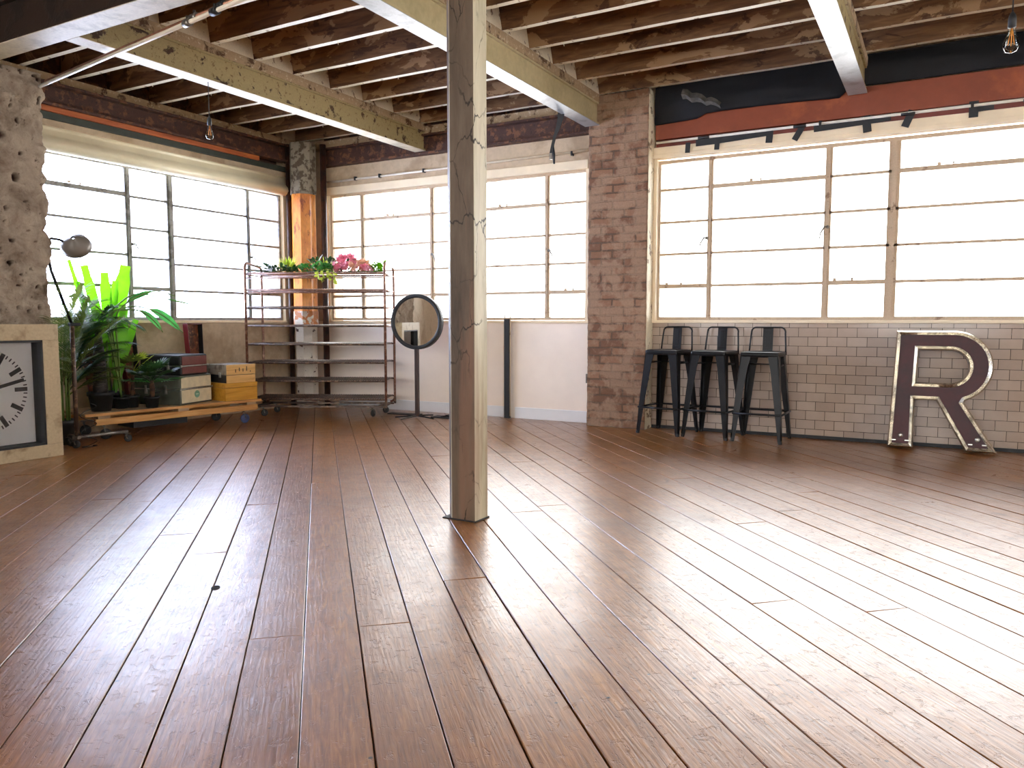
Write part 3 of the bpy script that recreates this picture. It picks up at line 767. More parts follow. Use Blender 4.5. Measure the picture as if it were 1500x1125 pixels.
# ---- main beams (run towards the window wall)
def main_beam(x, y0, y1, web, low, label, ztop=3.075, wood=True):
    root = thing('steel_beam', label, 'beam', (x, y0, 2.8))
    L = y1-y0
    a = MB(); a.box((-0.07, 0, 0.004), (0.07, L, 0.02), web); a.box((-0.046, 0, 0.02), (0.046, L, 0.19), web)
    a.box((-0.062, 0, 0.19), (0.062, L, 0.205), web)
    nseg = int(L/1.6)
    a.build('web', web, root)
    b = MB(); b.box((-0.071, 0, 0.0), (0.071, L, 0.004), low); b.build('bottom_flange', low, root)
    if wood:
        c = MB(); c.box((-0.066, 0, 0.206), (0.066, L, 0.275), 'plate_wood'); c.build('timber_plate', 'plate_wood', root)
    return root
main_beam(-4.945, 3.09, 6.87, 'beam_peel', 'beam_low', 'rust-spotted cream steel beam nearest the left-hand window, running to the window wall')
main_beam(-2.91, -0.4, 6.76, 'beam_olive', 'beam_grey', 'smooth olive-cream steel beam running behind the pillar to the brick pier')
main_beam(-0.665, -0.4, 6.86, 'beam_peel', 'beam_grey', 'silvery steel beam, the rightmost, ending above the right-hand window')
# cross beam in front
root = thing('steel_beam', 'heavy dark beam with cream underside crossing the top-left corner onto the rough pier', 'beam', (-6.6, 3.0, 2.80))
a = MB(); a.box((0, -0.045, 0.005), (11.0, 0.045, 0.28), 'shaded_steel'); a.box((0, -0.085, 0.005), (11.0, 0.085, 0.02), 'shaded_steel'); a.box((0, -0.085, 0.26), (11.0, 0.085, 0.275), 'shaded_steel'); a.build('web', 'shaded_steel', root)
a = MB(); a.box((0, -0.086, 0), (11.0, 0.086, 0.005)); a.build('bottom_flange', 'beam_low', root)

# ---- joists
ORD = ['nearest', 'second', 'third', 'fourth', 'fifth', 'sixth', 'seventh', 'eighth', 'ninth', 'tenth', 'eleventh', 'twelfth']
def joists(x0, x1, ys, where, grp):
    for k, y in enumerate(ys):
        mb = MB(); L = x1-x0; n = 24; rnd = random.Random(int(y*100)+int(x0*10))
        w2, h = 0.024, 0.215
        rows = []
        for i in range(n+1):
            x = L*i/n; d = 0.003*noise.noise(Vector((x*3+x0, y*5, 1))); e = 0.004*noise.noise(Vector((x*2.2, y*7, x0)))
            rows.append([mb.bm.verts.new(c) for c in ((x, -w2+d, e), (x, w2+d, e), (x, w2, h), (x, -w2, h))])
        for a, b in zip(rows, rows[1:]):
            mb.face([a[0], b[0], b[1], a[1]], 'joist_low')
            mb.face([a[1], b[1], b[2], a[2]], 'joist_side'); mb.face([a[2], b[2], b[3], a[3]], 'joist_side'); mb.face([a[3], b[3], b[0], a[0]], 'joist_side')
        mb.face(rows[0], 'joist_side'); mb.face(rows[-1][::-1], 'joist_side')
        for _ in range(rnd.choice([0, 1, 2])):      # stray nails and plaster stubs
            xx = rnd.uniform(0.1, L-0.1); mb.tube([(xx, 0, 0), (xx+0.005, 0.002, -0.022)], 0.003, 'joist_low', 5)
        o = mb.build('ceiling_joist', None, loc=(x0, y, 3.08))
        lab = ('ceiling joist nearest the window wall ' if k == 0 else '%s ceiling joist out from the window wall ' % ORD[k]) + where
        tag(o, lab, 'joist', grp)
YA = [6.83, 6.37, 5.9, 5.45, 5.0, 4.57, 4.15, 3.72, 3.28]
YC = [6.80, 6.30, 5.83, 5.42, 5.0, 4.58, 4.15, 3.72, 3.28]
YD = [6.73, 6.25, 5.81, 5.38, 4.95, 4.5, 4.05, 3.6]
joists(XL-0.2, -4.96, YA, 'in the bay left of the rust-spotted beam', 'ceiling joists in the bay over the left-hand window')
joists(-4.93, -2.925, YA, 'between the rust-spotted and the olive-cream beams', 'ceiling joists in the bay behind the pillar')
joists(-2.895, -0.68, YC, 'between the olive-cream and silvery beams', 'ceiling joists in the bay right of the pillar')
joists(-0.65, 5.1, YD, 'right of the silvery beam', 'ceiling joists in the far right bay')
# cream noggins between the joists over two of the beams
def noggins(x, ys, where, grp, mat='cream_flake'):
    for k, (a, b) in enumerate(zip(ys, ys[1:])):
        mb = MB(); mb.box((-0.028, b+0.026, 3.077), (0.028, a-0.026, 3.298), mat)
        # sloping mortar haunch
        mb.prism([(0.028, 3.077), (0.062, 3.077), (0.034, 3.25), (0.028, 3.25)], b+0.03, a-0.03, mat, 'XZ')
        o = mb.build('blocking_piece', mat); o.location.x = x
        tag(o, 'cream blocking piece over the %s, %s gap out from the window wall' % (where, ORD[k] if k else 'nearest'), 'blocking', grp)
noggins(-4.945, YA, 'rust-spotted beam', 'blocking pieces over the rust-spotted beam')
noggins(-2.91, YC, 'olive-cream beam', 'blocking pieces over the olive-cream beam')

# ---- brick pier beside the right window, with displaced faces
def rough_box(x0, x1, y0, y1, z0, z1, step, amp, sc, matf, seed=0, pits=(), tops=0.0):
    mb = MB(); bm = mb.bm
    pit = bm.verts.layers.float.new('pit')
    cache = {}
    def V(x, y, z):
        key = (round(x, 4), round(y, 4), round(z, 4))
        if key in cache: return cache[key]
        p = Vector((x, y, z)); n = Vector((0, 0, 0))
        if abs(x-x0) < 1e-5: n.x -= 1
        if abs(x-x1) < 1e-5: n.x += 1
        if abs(y-y0) < 1e-5: n.y -= 1
        if abs(y-y1) < 1e-5: n.y += 1
        if n.length: n.normalize()
        d = noise.fractal(p*sc + Vector((seed, 0, 0)), 0.8, 2.1, 5)*amp
        pv = 0.0
        for (pc, pr, pd) in pits:
            q = (p - Vector(pc)); q.y /= pr[0]; q.z /= pr[1]; q.x /= 0.2
            r = q.length + 0.5*noise.noise(p*18)
            if r < 1: t = min(1, (1-r)*3); d -= pd*t; pv = max(pv, t)
        v = bm.verts.new(p + n*d); v[pit] = pv
        cache[key] = v; return v
    def grid(A, B, C, mat):    # A corner, B, C edge vectors
        nb = max(1, round(B.length/step)); nc = max(1, round(C.length/step))
        for i in range(nb):
            for j in range(nc):
                q = [A + B*(a/nb) + C*(c/nc) for a, c in ((i, j), (i+1, j), (i+1, j+1), (i, j+1))]
                f = mb.face([V(*t) for t in q], mat)
                if f: f.smooth = True
    dx, dy, dz = Vector((x1-x0, 0, 0)), Vector((0, y1-y0, 0)), Vector((0, 0, z1-z0))
    grid(Vector((x0, y0, z0)), dx, dz, matf['-y']); grid(Vector((x0, y1, z0)), dx, dz, matf['+y'])
    grid(Vector((x0, y0, z0)), dy, dz, matf['-x']); grid(Vector((x1, y0, z0)), dy, dz, matf['+x'])
    grid(Vector((x0, y0, z1)), dx, dy, matf['-y'])
    return mb
mb = rough_box(-2.945, -2.365, 6.765, 6.952, 0.0, 3.07, 0.018, 0.006, 14, {'-y': 'brick', '+y': 'brick', '-x': 'brick', '+x': 'cream_flake'})
tag(mb.build('brick_pier'), 'brown painted brick pier between the middle and right-hand windows, right of the pillar', 'pier')
rp = random.Random(5)
pits = [((-5.9, 3.23, 2.04), (0.032, 0.045), 0.05), ((-5.9, 3.10, 2.33), (0.06, 0.045), 0.03)]
for _ in range(60):
    pits.append(((-5.9, rp.uniform(2.6, 3.42), rp.uniform(1.05, 2.85)), (rp.uniform(0.006, 0.02), rp.uniform(0.008, 0.026)), rp.uniform(0.012, 0.035)))
mb = rough_box(-6.45, -5.905, 1.9, 3.43, 0.0, 2.82, 0.013, 0.034, 7.5, {k: 'rubble' for k in ('-y', '+y', '-x', '+x')}, seed=3, pits=pits)
tag(mb.build('masonry_pier'), 'rough pitted beige masonry pier behind the big clock at the left edge', 'pier')

# ---- timber pillar in the middle
mb = MB()
poly = [(-2.178+0.045, 3.205), (-1.992, 3.205), (-1.992, 3.325), (-2.178, 3.325), (-2.178, 3.205+0.05)]
cx, cy = -2.085, 3.26
mb.prism([(x-cx, y-cy) for x, y in poly], 0.0, 3.295, 'pillar', 'XY')
mb.bm.normal_update(); bmesh.ops.recalc_face_normals(mb.bm, faces=mb.bm.faces)
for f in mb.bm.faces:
    if f.normal.y < -0.5 or f.normal.x < -0.3: f.material_index = mb.mi('pillar_front_shade')
es = [e for e in mb.bm.edges if abs(e.verts[0].co.z-e.verts[1].co.z) > 1]
bmesh.ops.bevel(mb.bm, geom=es, offset=0.003, segments=1, affect='EDGES')
root = thing('pillar', 'tall crackled grey-cream timber pillar standing alone mid-floor', 'pillar', (cx, cy, 0))
mb.build('post', 'pillar', root)
mb = MB(); mb.box((-0.100, -0.062, 0.0), (0.100, 0.070, 0.006)); mb.build('base_edge', 'rubber', root)

# ---- corner column
root = thing('corner_column', 'faceted column in the far corner with orange middle and flaking white foot', 'column', (-6.44, 6.67, 0), math.radians(29+22.5))
for nm, z0, z1, r, mt in (('shaft', 1.10, 2.43, 0.138, 'col_orange'), ('lower_shaft', 0.0, 1.10, 0.128, 'col_white'), ('column_head', 2.43, 3.0, 0.150, 'col_stone')):
    mb = MB(); mb.lathe([(r, z0), (r, z1)], None, 8, smooth=False, phase=PI/8)
    mb.build(nm, mt, root)
mb = MB(); mb.lathe([(0.145, 0.96), (0.146, 1.11)], None, 8, smooth=False, phase=PI/8); mb.build('collar', worn('orange_flaking_collar', c8(206, 128, 70), c8(230, 220, 200), 0.5, 0.55, 14, 0.5), root)
for (x, y, r, t, lab) in ((-6.60, 6.60, 0.028, 3.0, 'dark brown pipe left of the corner column'), (-6.255, 6.80, 0.035, 3.0, 'dark brown pipe right of the corner column')):
    mb = MB(); mb.tube([(0, 0, 0), (0, 0, t)], r, None, 12); tag(mb.build('drain_pipe', 'pipe_brown', loc=(x, y, 0)), lab, 'pipe')

# ---- overhead conduits from pier to ceiling, top left
d = Vector((2.24, -0.32, 0)).normalized(); s = Vector((-d.y, d.x, 0))
for off, mt, lab in ((0.0, 'pipe_white', 'white overhead pipe, lower of the pair running out from the rough pier'), (0.045, 'copper', 'copper-toned overhead pipe, upper of the pair running out from the rough pier')):
    a = Vector((-5.86, 3.40, 2.715 + off)) + s*off; b = a + d*3.0
    rt = thing('overhead_pipe', lab, 'pipe', a)
    mb = MB(); mb.tube([Vector((0, 0, 0)), b-a], 0.0125, None, 12); mb.build('pipe', mt, rt)
    for q in (2.0, 2.28):
        c0 = d*q; mb = MB(); mb.tube([c0-d*0.03, c0+d*0.03], 0.022, None, 12); mb.tube([c0, c0+Vector((0, 0, 0.04))], 0.008, None, 8); mb.build('pipe_clip', 'blackmatt' if q > 2.1 else 'grey_metal', rt)

# ---- strap hanging from the olive beam
mb = MB()
P = [(-2.985, 6.24, 2.815, 0.06), (-2.99, 6.24, 2.77, 0.055), (-3.01, 6.24, 2.70, 0.04), (-3.045, 6.24, 2.62, 0.026), (-3.065, 6.24, 2.55, 0.024), (-3.08, 6.24, 2.47, 0.032)]
vs = []
for x, y, z, wd in P:
    vs.append([mb.bm.verts.new((x-wd/2, y, z)), mb.bm.verts.new((x+wd/2, y+0.01, z)), mb.bm.verts.new((x+wd/2, y+0.014, z)), mb.bm.verts.new((x-wd/2, y+0.004, z))])
mb.mats = ['tape']
for a, b in zip(vs, vs[1:]):
    for i in range(4): mb.face([a[i], a[(i+1)%4], b[(i+1)%4], b[i]])
mb.face(vs[0][::-1]); mb.face(vs[-1])
mb.tube([(-3.06, 6.245, 2.53), (-3.055, 6.245, 2.46), (-3.05, 6.245, 2.38)], [0.008, 0.014, 0.008], 'tape', 6)
mb.box((-3.095, 6.235, 2.42), (-3.07, 6.25, 2.475), 'steel')
tag(mb.build('hanging_strap', 'tape'), 'black strap with metal tab dangling under the olive-cream beam by the middle window', 'strap')

# ---- black narrow board standing at the dado, with two pale laths
root = thing('black_board', 'narrow black board standing upright under the middle window', 'board', (-3.89, YB-0.05, 0))
mb = MB(); mb.box((-0.028, -0.03, 0.0), (0.028, 0.012, 1.02), None, 0.002); mb.build('panel', 'blackmatt', root)
for x, h in ((-0.031, 1.06), (0.031, 1.07)):
    mb = MB(); mb.tube([(x, -0.005, 0.02), (x, -0.005, h)], 0.006, None, 8); mb.build('rod', 'win_warm', root)
# wall socket
root = thing('wall_socket', 'small dark wall socket at the left edge of the brick pier', 'socket', (-2.985, YB-0.02, 0.44))
mb = MB(); mb.box((-0.035, -0.03, -0.045), (0.035, 0.0, 0.045), None, 0.004); mb.build('plate', 'grey_metal', root)
mb = MB(); mb.box((-0.02, -0.034, -0.02), (0.02, -0.029, 0.02)); mb.build('outlet', 'blackmatt', root)

# ================================================================== FURNISHINGS
def bulb(loc, cordlen, label, s=1.0):
    root = thing('pendant_bulb', label, 'light bulb', loc)
    mb = MB(); mb.tube([(0, 0, 0.08*s), (0, 0, cordlen)], 0.0032, None, 6); mb.build('cord', 'blackmatt', root)
    mb = MB(); mb.lathe([(0.004, 0.10*s), (0.013*s, 0.085*s), (0.016*s, 0.07*s), (0.016*s, 0.035*s), (0.0, 0.03*s)], None, 14); mb.build('socket', 'blackmatt', root)
    mb = MB(); mb.lathe([(0.013*s, 0.03*s), (0.014*s, 0.015*s), (0.022*s, -0.005*s), (0.031*s, -0.03*s), (0.031*s, -0.045*s), (0.022*s, -0.066*s), (0.0, -0.074*s)], None, 20, close=False)
    g_ = mb.build('glass_bulb', 'bulb_glass', root)
    mb = MB()
    for k in range(4):
        a = k*PI/2; mb.tube([(0.004*s*math.cos(a), 0.004*s*math.sin(a), 0.02*s), (0.012*s*math.cos(a), 0.012*s*math.sin(a), -0.04*s)], 0.0016*s, None, 5)
    mb.tube([(0, 0, 0.03*s), (0, 0, 0.0)], 0.004*s, None, 6)
    f = mb.build('filament', 'filament', root)
    return root
bulb((-4.92, 4.12, 2.445), 0.354, 'bare clear bulb on a short black cord under the rust-spotted beam, before the left window', 1.0)
bulb((0.21, 4.05, 2.225), 0.853, 'bare filament bulb hanging near the right edge before the right-hand window', 1.0)

# ---- bar stools
def make_stool():
    root = thing('bar_stool', '', 'stool')
    h = 0.745; st, sf = 0.15, 0.205
    mb = MB(); mb.box((-0.155, -0.155, h-0.045), (0.155, 0.155, h), None, 0.018)
    mb.box((-0.125, -0.125, h-0.002), (0.125, 0.125, h+0.002), None, 0.0015)
    mb.build('seat', 'black', root)
    for sx in (-1, 1):
        for sy in (-1, 1):
            mb = MB()
            # folded sheet-steel leg: wide at top, narrow at the foot, L-shaped section
            def ring(z, c, wd, t=0.006):
                x, y = sx*c, sy*c
                return [mb.bm.verts.new(p) for p in ((x, y, z), (x - sx*wd, y, z), (x - sx*wd, y - sy*t, z), (x - sx*t, y - sy*t, z), (x - sx*t, y - sy*wd, z), (x, y - sy*wd, z))]
            R = [ring(h-0.02, st, 0.085), ring(h-0.14, st+0.010, 0.068), ring(0.25, st+0.04, 0.048), ring(0.02, sf-0.002, 0.030), ring(0.0, sf, 0.026)]
            for a, b in zip(R, R[1:]):
                for i in range(6): mb.face([a[i], a[(i+1)%6], b[(i+1)%6], b[i]])
            mb.face(R[0][::-1]); mb.face(R[-1])
            # pressed rib down the corner
            mb.tube([(sx*(st-0.004), sy*(st-0.004), h-0.03), (sx*(sf-0.006), sy*(sf-0.006), 0.03)], 0.007, None, 6)
            leg = mb.build('leg', 'black', root)
            f = MB(); f.box((sx*sf-0.012-sx*0.011, sy*sf-0.012-sy*0.011, 0), (sx*sf+0.012-sx*0.011, sy*sf+0.012-sy*0.011, 0.022), None, 0.003); f.build('foot_cap', 'rubber', leg)
    c = st + 0.043
    mb = MB(); zf = 0.235
    for a, b in (((-c, -c), (c, -c)), ((c, -c), (c, c)), ((c, c), (-c, c)), ((-c, c), (-c, -c))):
        mb.tube([(a[0], a[1], zf), (b[0], b[1], zf)], 0.009, None, 8)
    mb.build('footrest', 'black', root)
    mb = MB(); c2 = st + 0.005
    for a, b in (((-c2, -c2+0.04), (-c2, c2)), ((c2, -c2+0.04), (c2, c2)), ((-c2, c2-0.01), (c2, c2-0.01))):
        mb.tube([(a[0]*0.94, a[1], h-0.115), (b[0]*0.94, b[1], h-0.115)], 0.006, None, 6)
    mb.build('upper_brace', 'black', root)
    # low back: bent tube hoop plus pressed centre panel
    mb = MB(); b = 0.148; pts = [(-b-0.004, 0.150, h-0.03), (-b, 0.160, h+0.05), (-b+0.008, 0.172, h+0.15)]
    for k in range(6):
        a = PI - k/5*PI/2; pts.append((-b+0.048+0.04*math.cos(a), 0.176, h+0.16+0.04*math.sin(a)))
    pts += [(-p[0], p[1], p[2]) for p in reversed(pts)]
    mb.tube(pts, 0.0075, None, 8); mb.build('back_frame', 'black', root)
    mb = MB(); mb.box((-0.042, 0.152, h-0.02), (0.042, 0.158, h+0.195), None, 0.002)
    mb.box((-0.020, 0.148, h+0.03), (0.020, 0.153, h+0.175), None, 0.002)
    for v in mb.bm.verts: v.co.y += 0.02*(v.co.z-h)/0.2
    mb.build('back_panel', 'black', root)
    return root
stool = make_stool()
for i, (x, y, rz, lab) in enumerate(((-1.30, 6.655, -1, 'black steel bar stool at the right end of the row, furthest from the pier'),
                                     (-1.712, 6.675, -8, 'black steel bar stool in the middle of the row of three by the tiled wall'),
                                     (-2.128, 6.70, -9, 'black steel bar stool at the left end of the row, touching the brick pier side'))):
    o = stool if i == 0 else copy_tree(stool)
    o.location = (x, y, 0); o.rotation_euler = (0, 0, math.radians(rz)); o['label'] = lab; o['group'] = 'three black bar stools along the tiled wall'

# ---- large letter R
def offset_poly(poly, d):
    """inward offset of a closed polygon (given counter-clockwise)"""
    n = len(poly); out = []
    for i in range(n):
        p0, p1, p2 = Vector(poly[i-1]), Vector(poly[i]), Vector(poly[(i+1) % n])
        e1, e2 = (p1-p0).normalized(), (p2-p1).normalized()
        n1, n2 = Vector((-e1.y, e1.x)), Vector((-e2.y, e2.x))
        b = n1+n2
        if b.length < 1e-6: out.append(p1+n1*d); continue
        b.normalize(); k = d/max(0.35, b.dot(n1)); out.append(p1+b*k)
    return out
def letter_r():
    root = thing('letter_sign', 'big dark maroon capital letter R with worn chrome edges leaning on the tiled wall', 'letter', (0.0, 6.70, 0))
    arc = lambda cx, cz, rx, rz, a0, a1, n: [(cx+rx*math.cos(math.radians(a0+(a1-a0)*k/n)), cz+rz*math.sin(math.radians(a0+(a1-a0)*k/n))) for k in range(n+1)]
    # counter-clockwise seen from the front (x right, z up)
    outer = [(-0.348, 0.0), (-0.166, 0.0), (-0.166, 0.375), (-0.022, 0.375), (0.186, 0.0), (0.392, 0.0), (0.166, 0.368)]
    outer += arc(0.085, 0.640, 0.262, 0.272, -70, 90, 22)
    outer += [(-0.312, 0.912)]
    inner = [(-0.158, 0.512)] + arc(0.062, 0.637, 0.122, 0.125, -90, 90, 16) + [(-0.150, 0.762)]
    D, F, rim = 0.0, -0.105, 0.033
    def wall(poly, y0, y1, mb, inv=False):
        n = len(poly)
        A = [mb.bm.verts.new((p[0], y0, p[1])) for p in poly]; B = [mb.bm.verts.new((p[0], y1, p[1])) for p in poly]
        for i in range(n): mb.face([A[i], A[(i+1)%n], B[(i+1)%n], B[i]])
    def strip(pa, ya, pb, yb, mb):
        n = len(pa)
        A = [mb.bm.verts.new((p[0], ya, p[1])) for p in pa]; B = [mb.bm.verts.new((p[0], yb, p[1])) for p in pb]
        for i in range(n): mb.face([A[i], A[(i+1)%n], B[(i+1)%n], B[i]])
    oi = offset_poly(outer, rim); inn = [tuple(p) for p in inner]; io = offset_poly(inner[::-1], rim)
    mb = MB()       # deep return and back
    wall(outer, D, F+0.03, mb); wall(inner, D, F+0.03, mb)
    mb.build('return', 'maroon_side', root)
    mb = MB()       # bevelled rim: rises to the front and folds in to the face
    oi2 = offset_poly(outer, rim*0.35); io2 = offset_poly(inner[::-1], rim*0.35)
    strip(outer, F+0.03, oi2, F, mb); strip(oi2, F, oi, F+0.022, mb)
    strip(inner[::-1], F+0.03, io2, F, mb); strip(io2, F, io, F+0.022, mb)
    mb.build('rim', 'rim', root, label='worn chrome bevelled rim')
    def cap(nm, y, po, pi, mt):
        cu = bpy.data.curves.new(nm, 'CURVE'); cu.dimensions = '2D'; cu.fill_mode = 'BOTH'
        for poly in (po, pi):
            sp = cu.splines.new('POLY'); sp.points.add(len(poly)-1)
            for k, p in enumerate(poly): sp.points[k].co = (p[0], p[1], 0, 1)
            sp.use_cyclic_u = True
        tmp = bpy.data.objects.new(nm, cu); COL.objects.link(tmp)
        dg = bpy.context.evaluated_depsgraph_get(); me = bpy.data.meshes.new_from_object(tmp.evaluated_get(dg))
        bpy.data.objects.remove(tmp)
        me.transform(Matrix.Rotation(PI/2, 4, 'X')); me.transform(Matrix.Translation((0, y, 0)))
        me.materials.clear(); me.materials.append(M[mt])
        o = bpy.data.objects.new(nm, me); COL.objects.link(o); o.parent = root; return o
    cap('face', F+0.020, oi, io, 'maroon'); cap('back', D, outer, inner, 'maroon_side')
    for x in (-0.255, 0.262):
        mb = MB(); mb.lathe([(0.017, 0), (0.017, 0.006), (0.012, 0.010), (0, 0.011)], None, 16)
        o = mb.build('bolt', 'steel', root, loc=(x, F+0.021, 0.095)); o.rotation_euler = (PI/2, 0, 0)
        for dx in (-0.045, 0.045):
            mb = MB(); mb.box((x+dx-0.014, F+0.016, 0.052), (x+dx+0.014, F+0.020, 0.060)); mb.build('slot', 'steel', root)
    root.location.y = 6.70 + 0.105 - 0.02; root.rotation_euler = (math.radians(-4.5), 0, 0)
    root.location.z = 0.0085
    return root
letter_r()

# ---- round mirror on a stand
root = thing('floor_mirror', 'round black-framed mirror on a slim dark pole between rack and pillar', 'mirror', (-4.71, 6.45, 0), math.radians(11))
mb = MB(); R = 0.283
prof = [(R-0.038, 0.0), (R-0.038, 0.012), (R-0.03, 0.02), (R-0.004, 0.02), (R, 0.014), (R, -0.045), (R-0.02, -0.05), (R-0.038, -0.045)]
mb.lathe(prof + [prof[0]], None, 56, close=False)
o = mb.build('mirror_frame', 'blackmatt', root, loc=(0, 0, 0.99)); o.rotation_euler = (PI/2, 0, 0)
mb = MB(); mb.lathe([(0, 0.004), (R-0.036, 0.004), (R-0.036, -0.004), (0, -0.004)], None, 56, smooth=False); o = mb.build('mirror_glass', 'mirror', root, loc=(0, 0, 0.99)); o.rotation_euler = (PI/2, 0, 0)
mb = MB(); mb.lathe([(0, -0.012), (R-0.02, -0.012), (R-0.02, -0.05), (0, -0.05)], None, 40, smooth=False); o = mb.build('backing', 'rack', root, loc=(0, 0, 0.99)); o.rotation_euler = (PI/2, 0, 0)
mb = MB(); mb.box((-0.019, -0.02, 0.015), (0.019, 0.02, 0.715), None, 0.004); mb.build('pole', 'dark_wood', root)
for a in (200, 250, 340, 70):
    mb = MB(); c, s_ = math.cos(math.radians(a)), math.sin(math.radians(a)); mb.tube([(0, 0, 0.022), (c*0.10, s_*0.10, 0.018), (c*0.23, s_*0.23, 0.008)], [0.009, 0.008, 0.007], None, 8); mb.build('foot', 'grey_metal' if a == 250 else 'blackmatt', root)
# flat black base plates lying by the mirror
mb = MB(); mb.box((-0.19, -0.05, 0), (0.19, 0.05, 0.012), None, 0.003); tag(mb.build('base_plate', 'blackmatt', loc=(-5.0, 6.62, 0.0), rot=(0, 0, 0.1)), 'flat black plate on the floor left of the round mirror foot', 'plate')
mb = MB(); mb.box((-0.20, -0.07, 0), (0.20, 0.07, 0.012), None, 0.003); mb.prism([(-0.10, 0.012), (0.06, 0.012), (-0.01, 0.04)], -0.05, 0.05, None, 'XZ')
tag(mb.build('base_plate', 'blackmatt', loc=(-4.40, 6.60, 0.0), rot=(0, 0, 0.05)), 'flat black plate with raised hump on the floor right of the round mirror foot', 'plate')

# ---- castor helper
def castor(parent, x, y, top, r, mt='rubber', steer=0.0, name='castor'):
    mb = MB()
    sx, sy = math.cos(steer), math.sin(steer)
    mb.box((-0.022, -0.022, top-0.006), (0.022, 0.022, top)); mb.tube([(0, 0, top-0.006), (0, 0, top-0.02)], 0.010, None, 8)
    mb.tube([(0.0, 0.017, top-0.02), (0.012, 0.017, r)], 0.0045, None, 6); mb.tube([(0, -0.017, top-0.02), (0.012, -0.017, r)], 0.0045, None, 6)
    mb.box((-0.008, -0.019, top-0.024), (0.008, 0.019, top-0.018)); mb.tube([(0.012, -0.02, r), (0.012, 0.02, r)], 0.005, None, 6)
    o = mb.build(name, 'grey_metal', parent, loc=(x, y, 0), rot=(0, 0, steer))
    mb = MB(); mb.lathe([(0.010, -0.012), (r*0.7, -0.012), (r*0.75, -0.011), (r*0.97, -0.009), (r, -0.004), (r, 0.004), (r*0.97, 0.009), (r*0.75, 0.011), (r*0.7, 0.012), (0.010, 0.012)], None, 20)
    wv = mb.build('wheel', mt, o, loc=(0.012, 0, r)); wv.rotation_euler = (PI/2, 0, 0)
    return o

# ---- bakery rack
def rack():
    root = thing('shelf_rack', 'tall brown tubular baker\'s rack with eight ribbed shelves on castors', 'rack', (-6.30, 5.66, 0), math.radians(26.6))
    L, Dp, H = 1.45, 0.47, 1.535
    for i, x in enumerate((0.0, L)):
        # end hoop: two uprights joined by an arch
        mb = MB(); r = 0.06
        pts = [(x, 0, 0.17), (x, 0, H-0.0)]
        for k in range(1, 6): a = PI - k/5*PI/2; pts.append((x, r+r*math.cos(a), H+r*math.sin(a)))
        pts += [(x, Dp-r, H+r-0.02)]
        for k in range(1, 6): a = PI/2 - k/5*PI/2; pts.append((x, Dp-r+r*math.cos(a), H-0.02+r*math.sin(a)))
        pts += [(x, Dp, 0.17)]
        for k in range(1, 5):       # tube sweeps inward at the foot to meet the base frame
            a = k/4*PI/2; pts.append((x + (0.05 if x == 0 else -0.05)*(1-math.cos(a)), Dp, 0.17-0.05*math.sin(a)))
        mb.tube(pts, 0.0135, None, 10); mb.build('end_frame', 'rack', root)
        mb = MB()
        for z in (1.49, 1.325, 1.14, 1.04, 0.955): mb.tube([(x, 0, z-0.012), (x, Dp, z-0.012)], 0.007, None, 8)
        mb.build('side_rungs', 'rack', root)
    for k, z in enumerate((1.495, 1.325, 1.145, 0.955, 0.765, 0.575, 0.385, 0.195)):
        mb = MB(); n = 56
        rows = []
        for i in range(2*n+1):
            x = 0.012 + (L-0.024)*i/(2*n); dz = 0.006 if i % 2 else -0.002
            rows.append([mb.bm.verts.new((x, yy, z+dz+e)) for yy, e in ((0.015, 0), (Dp-0.015, 0), (Dp-0.015, -0.003), (0.015, -0.003))])
        for a, b in zip(rows, rows[1:]):
            for i in range(4): mb.face([a[i], a[(i+1)%4], b[(i+1)%4], b[i]])
        mb.face(rows[0][::-1]); mb.face(rows[-1])
        # shelf rails front and back
        for y in (0.004, Dp-0.004): mb.tube([(0, y, z-0.010), (L, y, z-0.010)], 0.0085, None, 8)
        if k < 2:
            mb.tube([(0, 0.0, z-0.055 if k == 0 else z-0.035), (L, 0.0, z-0.055 if k == 0 else z-0.035)], 0.007, None, 8)
        mb.build('shelf', 'rack' if k < 2 else 'rack_dark', root)
    mb = MB()
    for y in (0.06, Dp-0.06): mb.box((0.0, y-0.012, 0.098), (L, y+0.012, 0.116))
    for x in (0.03, L-0.12): mb.box((x, 0.0, 0.098), (x+0.09, Dp, 0.108))
    mb.prism([(0.0, 0.0), (0.16, 0.06), (0.16, 0.14), (0.02, 0.09)], 0.1, 0.112, None, 'XY'); mb.prism([(L, 0.0), (L-0.16, 0.06), (L-0.16, 0.14), (L-0.02, 0.09)], 0.1, 0.112, None, 'XY')
    for x in (0, L):
        for y in (0, Dp): mb.box((x-0.012, y-0.012, 0.10), (x+0.012, y+0.012, 0.18))
    mb.build('base_frame', 'rack_dark', root)
    for x, y, st in ((0.13, 0.07, 0.5), (0.15, Dp-0.07, 0.6), (L-0.16, 0.07, 1.2), (L-0.10, Dp-0.06, -0.4)): castor(root, x, y, 0.099, 0.036, steer=st)
    return root
rk = rack()
RM = Matrix.Translation((-6.30, 5.66, 0)) @ Matrix.Rotation(math.radians(26.6), 4, 'Z')

